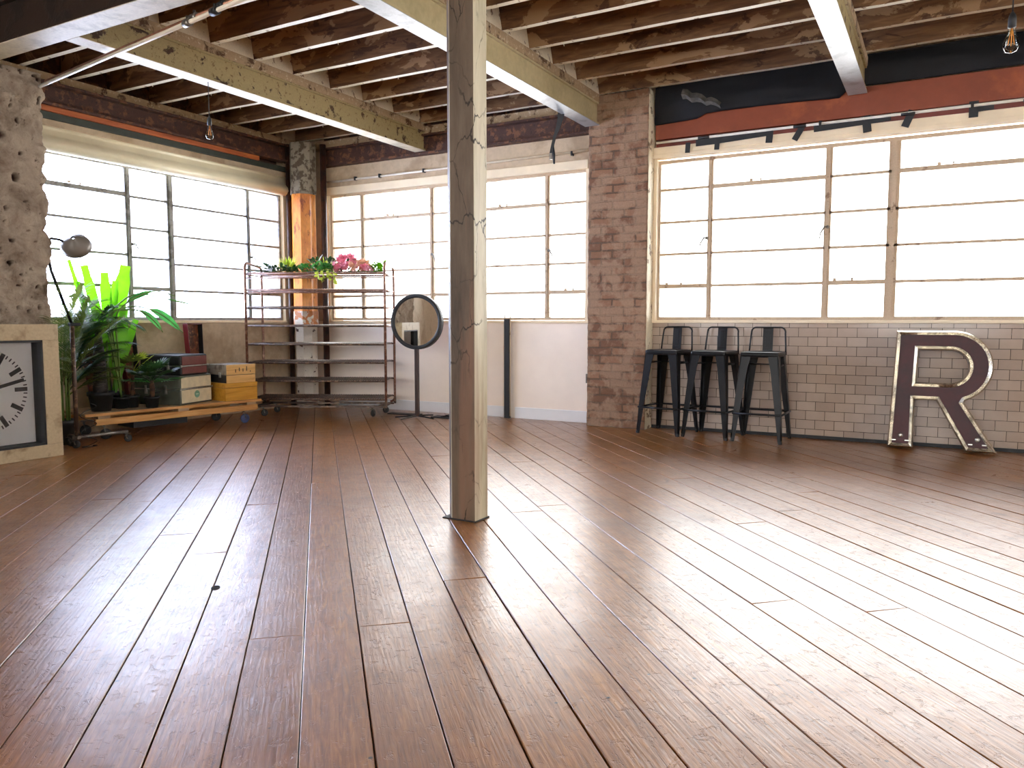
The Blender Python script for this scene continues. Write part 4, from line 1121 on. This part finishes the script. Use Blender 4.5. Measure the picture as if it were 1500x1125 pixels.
# ---- foliage builders
def blade(mb, base, d, up, L, wd, droop, mt=None, n=6, tipw=0.0, fold=0.15, square=False):
    """a single leaf blade starting at base, heading d, sagging by droop*L"""
    base = Vector(base); d = Vector(d).normalized(); up = Vector(up)
    side = d.cross(up)
    if side.length < 1e-4: side = d.orthogonal()
    side.normalize(); prev = None
    for i in range(n+1):
        t = i/n
        p = base + d*L*t + Vector((0, 0, -1))*droop*L*t*t
        if square: ww = wd*min(1, t*3+0.1)*(1.0 if t < 0.9 else 0.72)
        else: ww = wd*(math.sin(PI*min(1, (t*0.92+0.08)))**0.7)*(1 if t < 0.98 else tipw)
        nrm = side.cross(d).normalized()
        c = mb.bm.verts.new(p); l = mb.bm.verts.new(p - side*ww/2 + nrm*ww*fold); r = mb.bm.verts.new(p + side*ww/2 + nrm*ww*fold)
        if prev:
            for a, b in ((0, 1), (1, 2)):
                f = mb.face([prev[a], prev[b], (l, c, r)[b], (l, c, r)[a]], mt)
                if f: f.smooth = True
        prev = (l, c, r)
def arc_pts(base, d, L, droop, n=12):
    base = Vector(base); d = Vector(d).normalized()
    return [base + d*L*(i/n) + Vector((0, 0, -1))*droop*L*(i/n)**2 for i in range(n+1)]
def feather(mb, base, d, L, droop, leaf_l, leaf_w, pairs=22, mt=None, start=0.22, stemm=None, sag=0.35, r=0.004):
    pts = arc_pts(base, d, L, droop, 14)
    mb.tube(pts, [r*(1-0.75*i/14) for i in range(15)], stemm or mt, 5)
    rnd = random.Random(int(L*1000)+int(base[0]*977))
    for k in range(pairs):
        t = start + (1-start)*k/(pairs-1); i = min(13, int(t*14)); f = t*14-i
        p = pts[i].lerp(pts[i+1], f); td = (pts[i+1]-pts[i]).normalized()
        side = td.cross(Vector((0, 0, 1)))
        if side.length < 1e-3: side = Vector((1, 0, 0))
        side.normalize(); ll = leaf_l*(0.55+0.45*math.sin(PI*(0.15+0.8*(1-t))))
        for s_ in (-1, 1):
            dd = td*0.75 + side*s_*0.75 + Vector((0, 0, rnd.uniform(0.0, 0.25)))
            blade(mb, p, dd, (0, 0, 1), ll*rnd.uniform(0.85, 1.1), leaf_w, sag, mt, 4)

def pot(root, r1, r2, h, mt='blackmatt'):
    mb = MB(); mb.lathe([(0, 0), (r1, 0), (r2*0.97, h*0.80), (r2*1.06, h*0.80), (r2*1.08, h), (r2*0.98, h), (r2*0.95, h*0.85), (0, h*0.85)], None, 28, close=False); mb.build('pot', mt, root)
    mb = MB(); mb.lathe([(0, h*0.87), (r2*0.94, h*0.86)], None, 20, close=False); mb.build('soil', 'soil', root)

# trolley frame of reference
TA = Vector((-6.13, 3.80, 0)); e1 = Vector((0.154, 0.988, 0)).normalized(); e2 = Vector((-e1.y, e1.x, 0))
TROT = math.atan2(-e1.x, e1.y)
def T(s_, d_, z=0.0): return TA + e1*s_ + e2*d_ + Vector((0, 0, z))
TOP = 0.232
root = thing('pallet_trolley', 'low wooden pallet trolley on castors carrying plants and cases', 'trolley', TA, TROT)
# local: x = away from wall(-) .. we use x in [-0.52, 0], y along
mb = MB()
for x0 in (-0.125, -0.255, -0.385, -0.52): mb.box((x0, 0.0 if x0 > -0.2 else 0.01, TOP-0.022), (x0+0.123, 1.66, TOP), None, 0.002)
mb.build('deck', 'pallet_top', root)
mb = MB(); mb.box((-0.035, 0.08, 0.128), (0.0, 1.62, 0.182), None, 0.003); mb.build('front_rail', 'pallet', root)
mb = MB(); mb.box((-0.52, 0.05, 0.128), (-0.485, 1.62, 0.182), None, 0.003); mb.build('back_rail', 'pallet', root)
mb = MB(); mb.box((-0.005, -0.005, TOP-0.024), (0.006, 1.66, TOP-0.001)); mb.build('edge_strip', 'pallet', root)
mb = MB()
for y in (0.10, 0.8, 1.5): mb.box((-0.5, y, 0.182), (-0.002, y+0.10, TOP-0.022), None, 0.002)
mb.build('cross_blocks', 'pallet_top', root)
for x, y, mt, st in ((-0.06, 0.17, 'rubber', 1.2), (-0.06, 1.50, 'blue_wheel', 1.5), (-0.44, 0.17, 'rubber', 1.0), (-0.44, 1.42, 'rubber', 1.4)): castor(root, x, y, 0.128, 0.046, mt, st)
mb = MB(); mb.box((-0.42, 0.45, 0.06), (-0.12, 0.95, 0.127), None, 0.004); mb.build('under_box', 'blackmatt', root)

def case(name, label, w_, d_, h_, loc, rz, body, end, lid=0.42, badge=False, seam='steel', grp=None):
    """local x: long axis going back from the end face at x=0 (towards -x), y: width"""
    root = thing(name, label, 'suitcase', loc, rz, grp)
    zl = h_*lid
    mb = MB(); mb.box((-w_, 0, 0), (-0.004, d_, h_-zl-0.002), None, 0.014); mb.build('body', body, root)
    mb = MB(); mb.box((-w_, 0, h_-zl+0.002), (-0.004, d_, h_), None, 0.018); mb.build('lid', body, root)
    mb = MB(); mb.box((-0.006, 0.016, 0.016), (0.001, d_-0.016, h_-zl-0.008), None, 0.003); mb.box((-0.006, 0.016, h_-zl+0.008), (0.001, d_-0.016, h_-0.016), None, 0.003); mb.build('end_panel', end, root)
    mb = MB(); mb.box((-w_-0.002, -0.002, h_-zl-0.004), (0.003, d_+0.002, h_-zl+0.004), None, 0.002)
    mb.box((-0.004, -0.004, h_-zl-0.009), (0.006, 0.012, h_-zl+0.009), None, 0.002); mb.box((-0.004, d_-0.012, h_-zl-0.009), (0.006, d_+0.004, h_-zl+0.009), None, 0.002)
    mb.build('seam_strip', seam, root)
    for x in (-w_*0.30, -w_*0.72):
        mb = MB(); mb.box((x-0.014, -0.010, h_-zl-0.045), (x+0.014, 0.0, h_-zl-0.008), None, 0.002); mb.box((x-0.009, -0.013, h_-zl-0.03), (x+0.009, -0.004, h_-zl+0.035), None, 0.002); mb.build('latch', 'steel', root)
    mb = MB(); mb.tube([(-w_*0.42, -0.002, h_-zl-0.03), (-w_*0.44, -0.022, h_-zl-0.03), (-w_*0.56, -0.022, h_-zl-0.03), (-w_*0.58, -0.002, h_-zl-0.03)], 0.007, None, 8); mb.build('handle', 'case_black', root)
    if badge:
        mb = MB(); mb.lathe([(0, 0.0), (0.034, 0.0), (0.034, 0.0025), (0, 0.0025)], 'badge', 24, smooth=False)
        mb.box((-0.018, -0.004, 0.002), (0.018, 0.004, 0.0032), 'badge_in')
        mb.mats = ['badge', 'badge_in']
        o = mb.build('sticker', 'badge', root, loc=(0.001, d_*0.50, h_*0.33)); o.rotation_euler = (PI/2, 0, PI/2); o['label'] = 'round pale green sticker'
    return root
case('suitcase', 'large green-grey suitcase with pale linen end and round green sticker, on the trolley', 0.52, 0.44, 0.268, T(0.835, 0.015, TOP), 0.225, 'case_green', 'case_linen', 0.46, True)
case('suitcase', 'black suitcase with burgundy end lying on top of the large green-grey suitcase', 0.46, 0.36, 0.19, T(0.86, 0.04, TOP+0.2685), 0.20, 'case_black', 'case_maroon', 0.55)
# ochre wooden box and pale box on top
root = thing('wooden_box', 'ochre varnished wooden box on the right end of the trolley, under the pine box', 'box', T(1.285, 0.015, TOP), TROT)
mb = MB(); mb.box((-0.36, 0, 0), (0, 0.345, 0.125), None, 0.004); mb.build('body', 'ochre', root)
mb = MB(); mb.box((-0.362, -0.002, 0.128), (0.002, 0.347, 0.172), None, 0.004); mb.build('lid', 'ochre', root)
root = thing('wooden_box', 'pale pine box with weathered grey side on top of the ochre box', 'box', T(1.305, 0.025, TOP+0.1725), TROT)
mb = MB(); mb.box((-0.34, 0, 0), (-0.006, 0.31, 0.075), None, 0.004); mb.build('body', 'case_black', root)
mb = MB(); mb.box((-0.34, 0, 0.078), (-0.006, 0.31, 0.175), None, 0.004); mb.build('lid', 'greylid', root)
mb = MB(); mb.box((-0.006, 0.0, 0.0), (0.004, 0.31, 0.074)); mb.box((-0.006, 0.0, 0.078), (0.006, 0.312, 0.175), None, 0.002); mb.build('end_panel', 'palewood', root)
mb = MB()
for y, z, h_ in ((0.09, 0.10, 0.03), (0.13, 0.11, 0.035), (0.17, 0.105, 0.03), (0.21, 0.11, 0.045), (0.25, 0.10, 0.012)): mb.box((0.005, y, z), (0.0075, y+0.008, z+h_))
mb.build('dark_marks', 'rubber', root)
mb = MB(); mb.box((-0.12, -0.012, 0.05), (-0.09, 0.0, 0.10), None, 0.002); mb.build('latch', 'steel', root)

# ---- rusty red tapered troughs leaning against the wall behind the cases
def trough(base, w_, L, tilt, rz, lab, twist=0.0):
    root = thing('metal_trough', lab, 'metal trough', base, rz)
    Rt = Matrix.Rotation(math.radians(-tilt), 4, 'Y') @ Matrix.Rotation(math.radians(twist), 4, 'Z')
    mb = MB(); d_ = 0.06
    mb.box((-0.004, -w_/2, 0), (0.004, w_/2, L), None, 0.001)
    for v in mb.bm.verts: v.co.y *= 0.82+0.25*v.co.z/L
    mb.xform(Rt); mb.build('back_plate', 'trough', root)
    for s_ in (-1, 1):
        mb = MB(); y = s_*w_/2
        mb.box((0.0, y-0.003, 0), (d_, y+0.003, L), None, 0.001)
        for v in mb.bm.verts: v.co.y *= 0.82+0.25*v.co.z/L
        mb.xform(Rt); mb.build('side_flange', 'trough_side' if s_ < 0 else 'blackmatt', root)
    mb = MB(); mb.box((0.0, -w_/2*1.04, L-0.006), (d_, w_/2*1.04, L), None, 0.001); mb.xform(Rt); mb.build('end_plate', 'trough_side', root)
    return root
trough(T(0.30, 0.36, TOP), 0.20, 0.70, 13, TROT+0.0, 'rust-streaked dark red metal trough leaning behind the tall black-potted palm', -18)
trough(T(0.61, 0.46, TOP), 0.14, 0.72, 9, TROT, 'dark red metal trough leaning at the wall, middle one of three, behind the small palm', 10)
trough(T(1.24, 0.47, TOP), 0.17, 0.74, 5, TROT-0.05, 'dark red and rust metal trough leaning at the wall behind the burgundy case', 16)

# ---- plants
def palm_pot(loc, r1, r2, h, trunk, name, label, cat='plant'):
    root = thing(name, label, cat, loc)
    pot(root, r1, r2, h); return root
# 1. tall dark ringed palm in black pot (left of trolley)
root = palm_pot(T(0.20, 0.16, TOP), 0.075, 0.10, 0.165, None, 'potted_palm', 'palm with dark ringed trunk in a big black pot, leftmost on the trolley')
mb = MB(); mb.lathe([(0.058, 0.14), (0.060, 0.2), (0.050, 0.28), (0.052, 0.36), (0.044, 0.50), (0.030, 0.62), (0.02, 0.74)], None, 14, c=(0.0, 0, 0)); 
for k in range(9): mb.tube([(0.055*math.cos(a), 0.055*math.sin(a), 0.19+k*0.03) for a in [q*PI/8 for q in range(17)]], 0.004, None, 5)
mb.build('trunk', 'trunk_dark', root)
rnd = random.Random(11)
for k in range(13):
    a = k*2.4; el = rnd.uniform(0.35, 1.1)
    mb = MB(); feather(mb, (0, 0, 0.72), (math.cos(a)*math.cos(el), math.sin(a)*math.cos(el), math.sin(el)), rnd.uniform(0.28, 0.40), 0.45, 0.15, 0.010, 20, None, 0.25)
    mb.build('frond', 'leaf_dark', root)
# 2. big lime leaved plant behind it, long arching leaves
root = thing('potted_plant', 'large plant with broad lime-green strap leaves glowing against the left window', 'plant', T(0.10, 0.37, TOP))
pot(root, 0.07, 0.09, 0.14)
def strap(base, d_, L, wd, droop, mt, nm='leaf', sq=True):
    mb = MB(); blade(mb, base, d_, (0.9, -0.4, 0.1), L, wd, droop, None, 10, fold=0.06, square=sq); return mb.build(nm, mt, root)
import itertools
# directions expressed in (along trolley e1, up)
def dr(s_, z, o=0.0): v = e1*s_ + Vector((0, 0, z)) - e2*o; return (v.x, v.y, v.z)
# this root is not rotated, so world axes apply
root.location = (-6.41, 4.22, TOP)
for b_, e_, wd, dp in (((0, 0.02, 0.30), (0.0, -0.20, 1.27), 0.085, 0.03), ((0, 0.02, 0.55), (0.02, 0.17, 1.26), 0.12, 0.0), ((0.01, 0.0, 0.5), (0.0, -0.02, 1.19), 0.09, 0.0), ((0, 0.01, 0.6), (0.03, 0.06, 1.12), 0.07, 0.0),
                       ((0, -0.02, 0.2), (0, -0.33, 1.30), 0.04, 0.02), ((0, -0.03, 0.2), (0, -0.26, 1.10), 0.05, 0.0), ((0.03, 0.02, 0.12), (0.05, 0.12, 0.88), 0.095, 0.0), ((0, 0, 0.1), (-0.05, 0.30, 0.86), 0.07, 0.1)):
    v_ = Vector(e_)-Vector(b_); strap(b_, v_, v_.length, wd, dp, 'leaf_lime')
mb = MB()
for q in ((-0.02, 0.0), (0.02, 0.03), (0.0, -0.03)): mb.tube([(q[0], q[1], 0.1), (q[0]*0.5, q[1]*0.8, 0.62)], 0.012, None, 7)
mb.build('stem', 'stem_green', root)
# 3. arching-leaf plant (orchid-like long leaves to the right)
root = thing('potted_plant', 'plant with long thin arching stems and drooping green leaves reaching right over the cases', 'plant', T(0.36, 0.30, TOP))
pot(root, 0.05, 0.065, 0.10)
def bez(P, n=20):
    P = [Vector(p) for p in P]; out = []
    for i in range(n+1):
        t = i/n*(len(P)-1); k = min(len(P)-2, int(t)); f = t-k
        p0, p1, p2, p3 = P[max(k-1, 0)], P[k], P[k+1], P[min(k+2, len(P)-1)]
        out.append(0.5*((2*p1)+(p2-p0)*f+(2*p0-5*p1+4*p2-p3)*f*f+(3*p1-p0-3*p2+p3)*f**3))
    return out
root.location = (-6.30, 4.24, TOP)
def ribbon(pts, wd, mt, up=(1.0, -0.6, 0.3)):
    mb = MB(); prev = None; n = len(pts)-1; up = Vector(up)
    for i, p in enumerate(pts):
        d_ = (pts[min(i+1, n)]-pts[max(i-1, 0)]).normalized(); sd = d_.cross(up).normalized(); w_ = wd*math.sin(PI*(0.04+0.95*i/n))**0.8
        nr = sd.cross(d_)
        cur = [mb.bm.verts.new(p-sd*w_/2+nr*w_*0.12), mb.bm.verts.new(p), mb.bm.verts.new(p+sd*w_/2+nr*w_*0.12)]
        if prev:
            for a in (0, 1): mb.face([prev[a], prev[a+1], cur[a+1], cur[a]])
        prev = cur
    return mb.build('leaf', mt, root, smooth=True)
def arch(world, a, b, lw, mt='leaf_mid'):
    W = [Vector(p)-root.location for p in world]; x0 = Vector((0, 0, 0.09))
    pts = bez([x0, x0.lerp(W[0], 0.55)] + W, 30)
    mb = MB(); mb.tube(pts, [0.009*(1-0.5*i/30) for i in range(31)], None, 5); mb.build('stem', 'stem_green', root)
    if lw: ribbon(pts[int(a*30):int(b*30)+1], lw, mt)
arch([(-6.15, 4.04, 1.0), (-6.15, 4.16, 1.15), (-6.15, 4.33, 1.235), (-6.15, 4.60, 1.20), (-6.15, 4.96, 1.14)], 0.84, 0.98, 0.018)
arch([(-6.12, 4.10, 1.02), (-6.12, 4.20, 1.15), (-6.12, 4.34, 1.225), (-6.12, 4.50, 1.265), (-6.12, 4.68, 1.225)], 0.52, 0.80, 0.045)
arch([(-6.15, 4.06, 1.03), (-6.13, 4.23, 1.12), (-6.11, 4.38, 1.11), (-6.09, 4.54, 1.04), (-6.07, 4.72, 0.89)], 0.70, 0.99, 0.075)
arch([(-6.15, 4.08, 1.04), (-6.12, 4.20, 1.095), (-6.10, 4.33, 1.08), (-6.08, 4.43, 1.0), (-6.06, 4.50, 0.90)], 0.66, 0.99, 0.055)
arch([(-6.15, 4.04, 1.01), (-6.15, 3.92, 1.14), (-6.15, 3.80, 1.21), (-6.15, 3.70, 1.18)], 0.6, 0.98, 0.035, 'leaf_dark')
# 4. small fan palm in black pot in front of the green case
root = palm_pot(T(0.60, 0.075, TOP), 0.048, 0.062, 0.10, None, 'potted_palm', 'small fan palm in a small black pot before the green-grey suitcase')
mb = MB(); mb.tube([(0, 0, 0.08), (0.004, 0.004, 0.16), (0.0, 0.0, 0.24)], [0.021, 0.023, 0.018], None, 10); mb.build('trunk', 'trunk', root)
rnd = random.Random(4)
def fan(base, d_, stalk, L, nleaf, mt, wd=0.022, spread=2.2, nm='frond'):
    base = Vector(base); d_ = Vector(d_).normalized(); tip = base + d_*stalk
    mb = MB(); mb.tube([base, base.lerp(tip, 0.5)+Vector((0, 0, 0.01)), tip], 0.0032, None, 5)
    side = d_.cross(Vector((0, 0, 1))).normalized(); nrm = side.cross(d_).normalized()
    for k in range(nleaf):
        a = (k/(nleaf-1)-0.5)*spread
        blade(mb, tip, d_*math.cos(a)+side*math.sin(a)+nrm*0.12, nrm, L*(1-0.18*abs(a)/1.2), wd, 0.22, None, 5)
    return mb.build(nm, mt, root)
for k in range(17):
    a = k*2.399 + 0.4; el = [0.15, 0.5, 0.9][k % 3]
    fan((0, 0, 0.22+0.01*(k % 3)), (math.cos(a)*math.cos(el), math.sin(a)*math.cos(el), math.sin(el)), rnd.uniform(0.09, 0.17), rnd.uniform(0.12, 0.15), 10, 'leaf_mid' if k % 3 == 0 else 'leaf_dark', 0.018)
# 5. yellow-green fan-leaved plant behind the small palm
root = thing('potted_palm', 'yellow-green fan palm between the lime plant and the small palm', 'plant', T(0.50, 0.24, TOP))
pot(root, 0.05, 0.065, 0.11)
mb = MB(); mb.tube([(0, 0, 0.09), (0.01, 0.01, 0.2), (0, 0.02, 0.33)], [0.016, 0.016, 0.012], None, 8); mb.build('trunk', 'trunk', root)
for k, (s_, z, o_) in enumerate(((0.9, 0.9, 0.5), (0.2, 0.9, 0.6), (1.1, 0.5, 0.2), (-0.8, 0.7, 0.3), (0.5, 0.25, 0.9), (-0.3, 0.9, 0.7), (1.0, 0.1, 0.7))):
    fan((0, 0.02, 0.31), dr(s_, z, o_), 0.13, 0.135, 9, 'leaf_yellow' if k < 3 else 'leaf_olive', 0.020)
# 6. tall areca palm behind the lamp stand
root = thing('potted_palm', 'tall feathery areca palm beside the rough pier, behind the wheeled lamp stand', 'plant', (-6.21, 3.67, 0))
pot(root, 0.075, 0.095, 0.2, 'rubber')
mb = MB(); rnd = random.Random(8)
for k in range(7):
    a = k*0.9; mb.tube([(0.04*math.cos(a), 0.04*math.sin(a), 0.18), (0.05*math.cos(a), 0.05*math.sin(a), 0.75)], 0.008, None, 6)
mb.build('canes', 'stem_green', root)
for k in range(30):
    a = math.radians(rnd.uniform(-40, 135)) if k % 3 else math.radians(rnd.uniform(60, 110))
    el = rnd.uniform(1.0, 1.4) if k % 2 else rnd.uniform(0.55, 1.0)
    zb = rnd.uniform(0.35, 0.80)
    dx, dy = math.cos(a)*math.cos(el), math.sin(a)*math.cos(el)
    if dx < 0: dx *= 0.4
    L_ = rnd.uniform(0.7, 0.98) if k % 2 else rnd.uniform(0.4, 0.6)
    mb = MB(); feather(mb, (0.03*math.cos(a), 0.03*math.sin(a), zb), (dx, dy, math.sin(el)), L_, 0.30, 0.19, 0.011, 30, None, 0.2, None, 0.30)
    mb.build('frond', 'leaf_olive' if k % 3 else 'leaf_dark', root)

# ---- wheeled lamp stand
root = thing('lamp_stand', 'dark wheeled lamp stand with angled arm and round grey shade, beside the clock', 'lamp', (-5.93, 3.60, 0), math.radians(-8))
mb = MB(); mb.tube([(0, 0, 0.09), (0, 0, 0.985)], 0.016, None, 12); mb.build('pole', 'rack_dark', root)
mb = MB(); mb.tube([(0, -0.04, 0.085), (0, 0.40, 0.085)], 0.014, None, 10); mb.tube([(-0.14, 0.0, 0.085), (0.04, 0.0, 0.085)], 0.014, None, 10); mb.build('base_bar', 'grey_metal', root)
for x, y in ((0.0, -0.02), (0.0, 0.39), (-0.13, 0.0)): castor(root, x, y, 0.075, 0.031, 'rubber', 0.7)
mb = MB(); mb.box((-0.02, -0.02, 0.96), (0.02, 0.06, 0.985), None, 0.003); mb.tube([(0, 0.0, 0.975), (0, -0.13, 1.38), (0.0, -0.16, 1.55)], 0.012, None, 8); mb.build('arm', 'black', root)
mb = MB(); mb.tube([(0.0, -0.16, 1.55), (0.01, -0.155, 1.60), (0.0, -0.12, 1.625), (0.0, -0.06, 1.62), (0.0, -0.03, 1.605)], 0.010, None, 8); mb.build('gooseneck', 'black', root)
mb = MB(); mb.lathe([(0.012, 0.10), (0.025, 0.085), (0.045, 0.07), (0.085, 0.035), (0.098, 0.0), (0.095, -0.002), (0.08, 0.03), (0.04, 0.062), (0.012, 0.075)], None, 32, close=False)
o = mb.build('lamp_shade', 'lampshade', root, loc=(0.02, 0.05, 1.575)); o.scale = (1.15, 1.15, 1.15); o.rotation_euler = (math.radians(58), 0, math.radians(55))
mb = MB(); mb.lathe([(0, -0.012), (0.02, -0.005), (0.03, 0.02), (0.02, 0.045), (0, 0.05)], None, 16); o = mb.build('bulb', 'white_cool', root, loc=(0.02, 0.05, 1.575)); o.rotation_euler = (math.radians(58), 0, math.radians(55))
mb = MB(); pts = []
for k in range(40):
    a = k*0.55; pts.append((0.03+0.05*math.cos(a)*(1-k/60), 0.08+0.06*math.sin(a), max(0.006, 0.35-0.012*k)))
mb.tube(pts, 0.003, None, 5); mb.build('cable', 'blackmatt', root)

# ---- big square clock
root = thing('square_clock', 'large square station clock in a deep cream wooden frame, leaning at the rough pier', 'clock', (-5.70, 2.83, 0), 0)
Wc, Hc, fr = 0.525, 0.976, 0.115       # half width, height, frame width
mb = MB()
mb.box((-0.145, -Wc, 0), (0, Wc, fr-0.02), None, 0.004); mb.box((-0.145, -Wc, Hc-fr), (0, Wc, Hc), None, 0.004)
mb.box((-0.145, -Wc, fr-0.02), (0, -Wc+fr, Hc-fr), None, 0.004); mb.box((-0.145, Wc-fr, fr-0.02), (0, Wc, Hc-fr), None, 0.004)
mb.build('clock_frame', 'clock_frame', root)
mb = MB(); i0 = Wc-fr; za, zb = fr-0.02, Hc-fr
mb.box((-0.145, -i0, za), (-0.004, i0, za+0.016)); mb.box((-0.145, -i0, zb-0.016), (-0.004, i0, zb)); mb.box((-0.145, -i0, za), (-0.004, -i0+0.012, zb)); mb.box((-0.145, i0-0.012, za), (-0.004, i0, zb))
mb.build('inner_reveal', 'blackmatt', root)
mb = MB(); mb.box((-0.143, -i0+0.012, za+0.016), (-0.128, i0-0.012, zb-0.016)); dial = mb.build('dial', 'clock_dial', root)
mb = MB(); cz = 0.505; cy = 0.055; R = 0.30
for k in range(60):
    a = k*PI/30; big_ = k % 5 == 0
    ln, wd = (0.088, 0.030) if big_ else (0.026, 0.009)
    ro = R if not big_ else R
    Rm = Matrix.Translation((0, cy, cz)) @ Matrix.Rotation(a, 4, 'X')
    mb.box((-0.128, -wd/2, ro-ln), (-0.1265, wd/2, ro), None, rot=Rm)
mb.build('hour_marks', 'blackmatt', dial)
for nm, ang_, ln, tail, wd in (('minute_hand', 76, 0.285, 0.07, 0.024), ('hour_hand', -60, 0.19, 0.06, 0.034)):
    mb = MB(); Rm = Matrix.Translation((0, cy, cz)) @ Matrix.Rotation(math.radians(-ang_), 4, 'X')
    mb.box((-0.124, -wd/2, -tail), (-0.121, wd/2, ln), None, rot=Rm); mb.build(nm, 'blackmatt', root)
mb = MB(); mb.box((-0.062, -i0+0.012, za+0.016), (-0.059, i0-0.012, zb-0.016)); mb.build('cover_glass', 'clock_glass', root)

# ---- garland of plants and blossoms on top of the rack
GZ = 1.503
def on_rack(x, y, z=GZ): return RM @ Vector((x, y, z))
RR = math.radians(26.6)
GRP = 'plants and blossoms laid along the top of the baker\'s rack'
def sprig(name, label, cat, x, y, fn, mt):
    mb = MB(); fn(mb); return tag(mb.build(name, mt, loc=on_rack(x, y), rot=(0, 0, RR)), label, cat, GRP)
rnd = random.Random(21)
def spiky(n, L, wd, elmin, elmax, droop, az=(0, 2*PI), z0=0.012):
    def f(mb):
        for k in range(n):
            a = rnd.uniform(*az); el = rnd.uniform(elmin, elmax)
            blade(mb, (0.01*math.cos(a), 0.01*math.sin(a), z0), (math.cos(a)*math.cos(el), math.sin(a)*math.cos(el), math.sin(el)), (0, 0, 1), L*rnd.uniform(0.7, 1.1), wd, droop, None, 5)
    return f
def leafy(n, sx, sy, h_, L, wd):
    def f(mb):
        for k in range(n):
            x, y, z = rnd.uniform(-sx, sx), rnd.uniform(-sy, sy), rnd.uniform(0.012, h_)
            a = rnd.uniform(0, 2*PI); el = rnd.uniform(-0.1, 1.1)
            blade(mb, (x, y, z), (math.cos(a)*math.cos(el), math.sin(a)*math.cos(el), math.sin(el)), (0, 0, 1), L*rnd.uniform(0.7, 1.1), wd*rnd.uniform(0.8, 1.2), 0.15, None, 4)
        mb.tube([(-sx, 0, 0.012), (0, 0.01, 0.02), (sx, 0, 0.012)], 0.005, None, 5)
    return f
def blossoms(n, sx, sy, h_, r):
    def f(mb):
        for k in range(n):
            c = Vector((rnd.uniform(-sx, sx), rnd.uniform(-sy, sy), rnd.uniform(0.03, h_))); ax = Vector((rnd.uniform(-1, 1), -1, rnd.uniform(0, 1))).normalized(); sd = ax.orthogonal().normalized(); s2 = ax.cross(sd)
            for q in range(5):
                a = q*2*PI/5; blade(mb, c, sd*math.cos(a)+s2*math.sin(a)+ax*0.35, ax, r, r*0.75, 0.0, None, 4)
            mb.tube([(c.x, c.y, 0.012), c], 0.002, None, 4)
    return f
sprig('palm_sprig', 'dark green palm sprig poking out over the left end of the rack top', 'foliage', 0.26, 0.22, spiky(20, 0.30, 0.035, 0.05, 0.6, 0.12, (2.2, 4.2)), 'leaf_dark')
sprig('bromeliad', 'yellow spiky flower head near the left of the rack top', 'flower', 0.38, 0.22, spiky(60, 0.17, 0.02, 0.45, 1.5, 0.05), 'leaf_yellow')
sprig('leafy_sprig', 'dark broad-leaved sprig under the yellow spiky flower', 'foliage', 0.36, 0.12, leafy(46, 0.16, 0.07, 0.05, 0.09, 0.035), 'leaf_dark')
sprig('white_blossom', 'small white blossom beside the yellow spiky flower', 'flower', 0.25, 0.08, blossoms(3, 0.02, 0.02, 0.07, 0.035), 'petal_white')
sprig('ivy_sprig', 'glossy green ivy sprig in the middle-left of the rack top', 'foliage', 0.68, 0.15, leafy(80, 0.20, 0.09, 0.08, 0.07, 0.04), 'leaf_mid')
sprig('dark_sprig', 'dark leafy tangle behind the middle blossoms on the rack', 'foliage', 0.85, 0.25, leafy(110, 0.28, 0.09, 0.13, 0.09, 0.035), 'leaf_dark')
sprig('grassy_tuft', 'pale green grassy tuft standing up mid-rack', 'foliage', 0.76, 0.30, spiky(26, 0.19, 0.012, 0.6, 1.5, 0.05), 'leaf_yellow')
sprig('pink_blossom', 'cluster of pink blossoms, the larger and left of two pink clusters', 'flower', 1.00, 0.18, blossoms(34, 0.11, 0.07, 0.17, 0.042), 'petal_pink')
sprig('peach_blossom', 'cluster of pale peach blossoms right of the pink cluster', 'flower', 1.17, 0.15, blossoms(24, 0.10, 0.07, 0.12, 0.04), 'petal_peach')
sprig('pink_blossom', 'small cluster of pink blossoms low on the right of the rack top', 'flower', 1.24, 0.10, blossoms(10, 0.06, 0.05, 0.07, 0.032), 'petal_pink')
sprig('fern_sprig', 'green ferny sprig behind the peach blossoms', 'foliage', 1.18, 0.30, leafy(70, 0.18, 0.07, 0.12, 0.07, 0.02), 'leaf_olive')
sprig('lime_sprig', 'bright lime leafy sprig at the right end of the rack top', 'foliage', 1.36, 0.16, leafy(60, 0.07, 0.10, 0.10, 0.07, 0.035), 'leaf_lime')
def trail(mb):
    for x, y, L in ((0, 0, 0.10), (0.06, 0.0, 0.07), (0.11, 0, 0.11), (-0.05, 0, 0.06)):
        mb.tube([(x, 0.10, 0.02), (x, -0.004, 0.022), (x, -0.022, 0.0), (x+0.01, -0.024, -L)], 0.002, None, 4)
        for k in range(7):
            z = -L*k/6; a = rnd.uniform(2.8, 6.6); blade(mb, (x, -0.026, z), (math.cos(a), math.sin(a)-0.3, -0.3), (0, -1, 0), 0.045, 0.026, 0.1, None, 4)
sprig('trailing_sprig', 'lime trailing sprig hanging over the front of the rack top mid-way', 'foliage', 0.82, 0.0, trail, 'leaf_yellow')
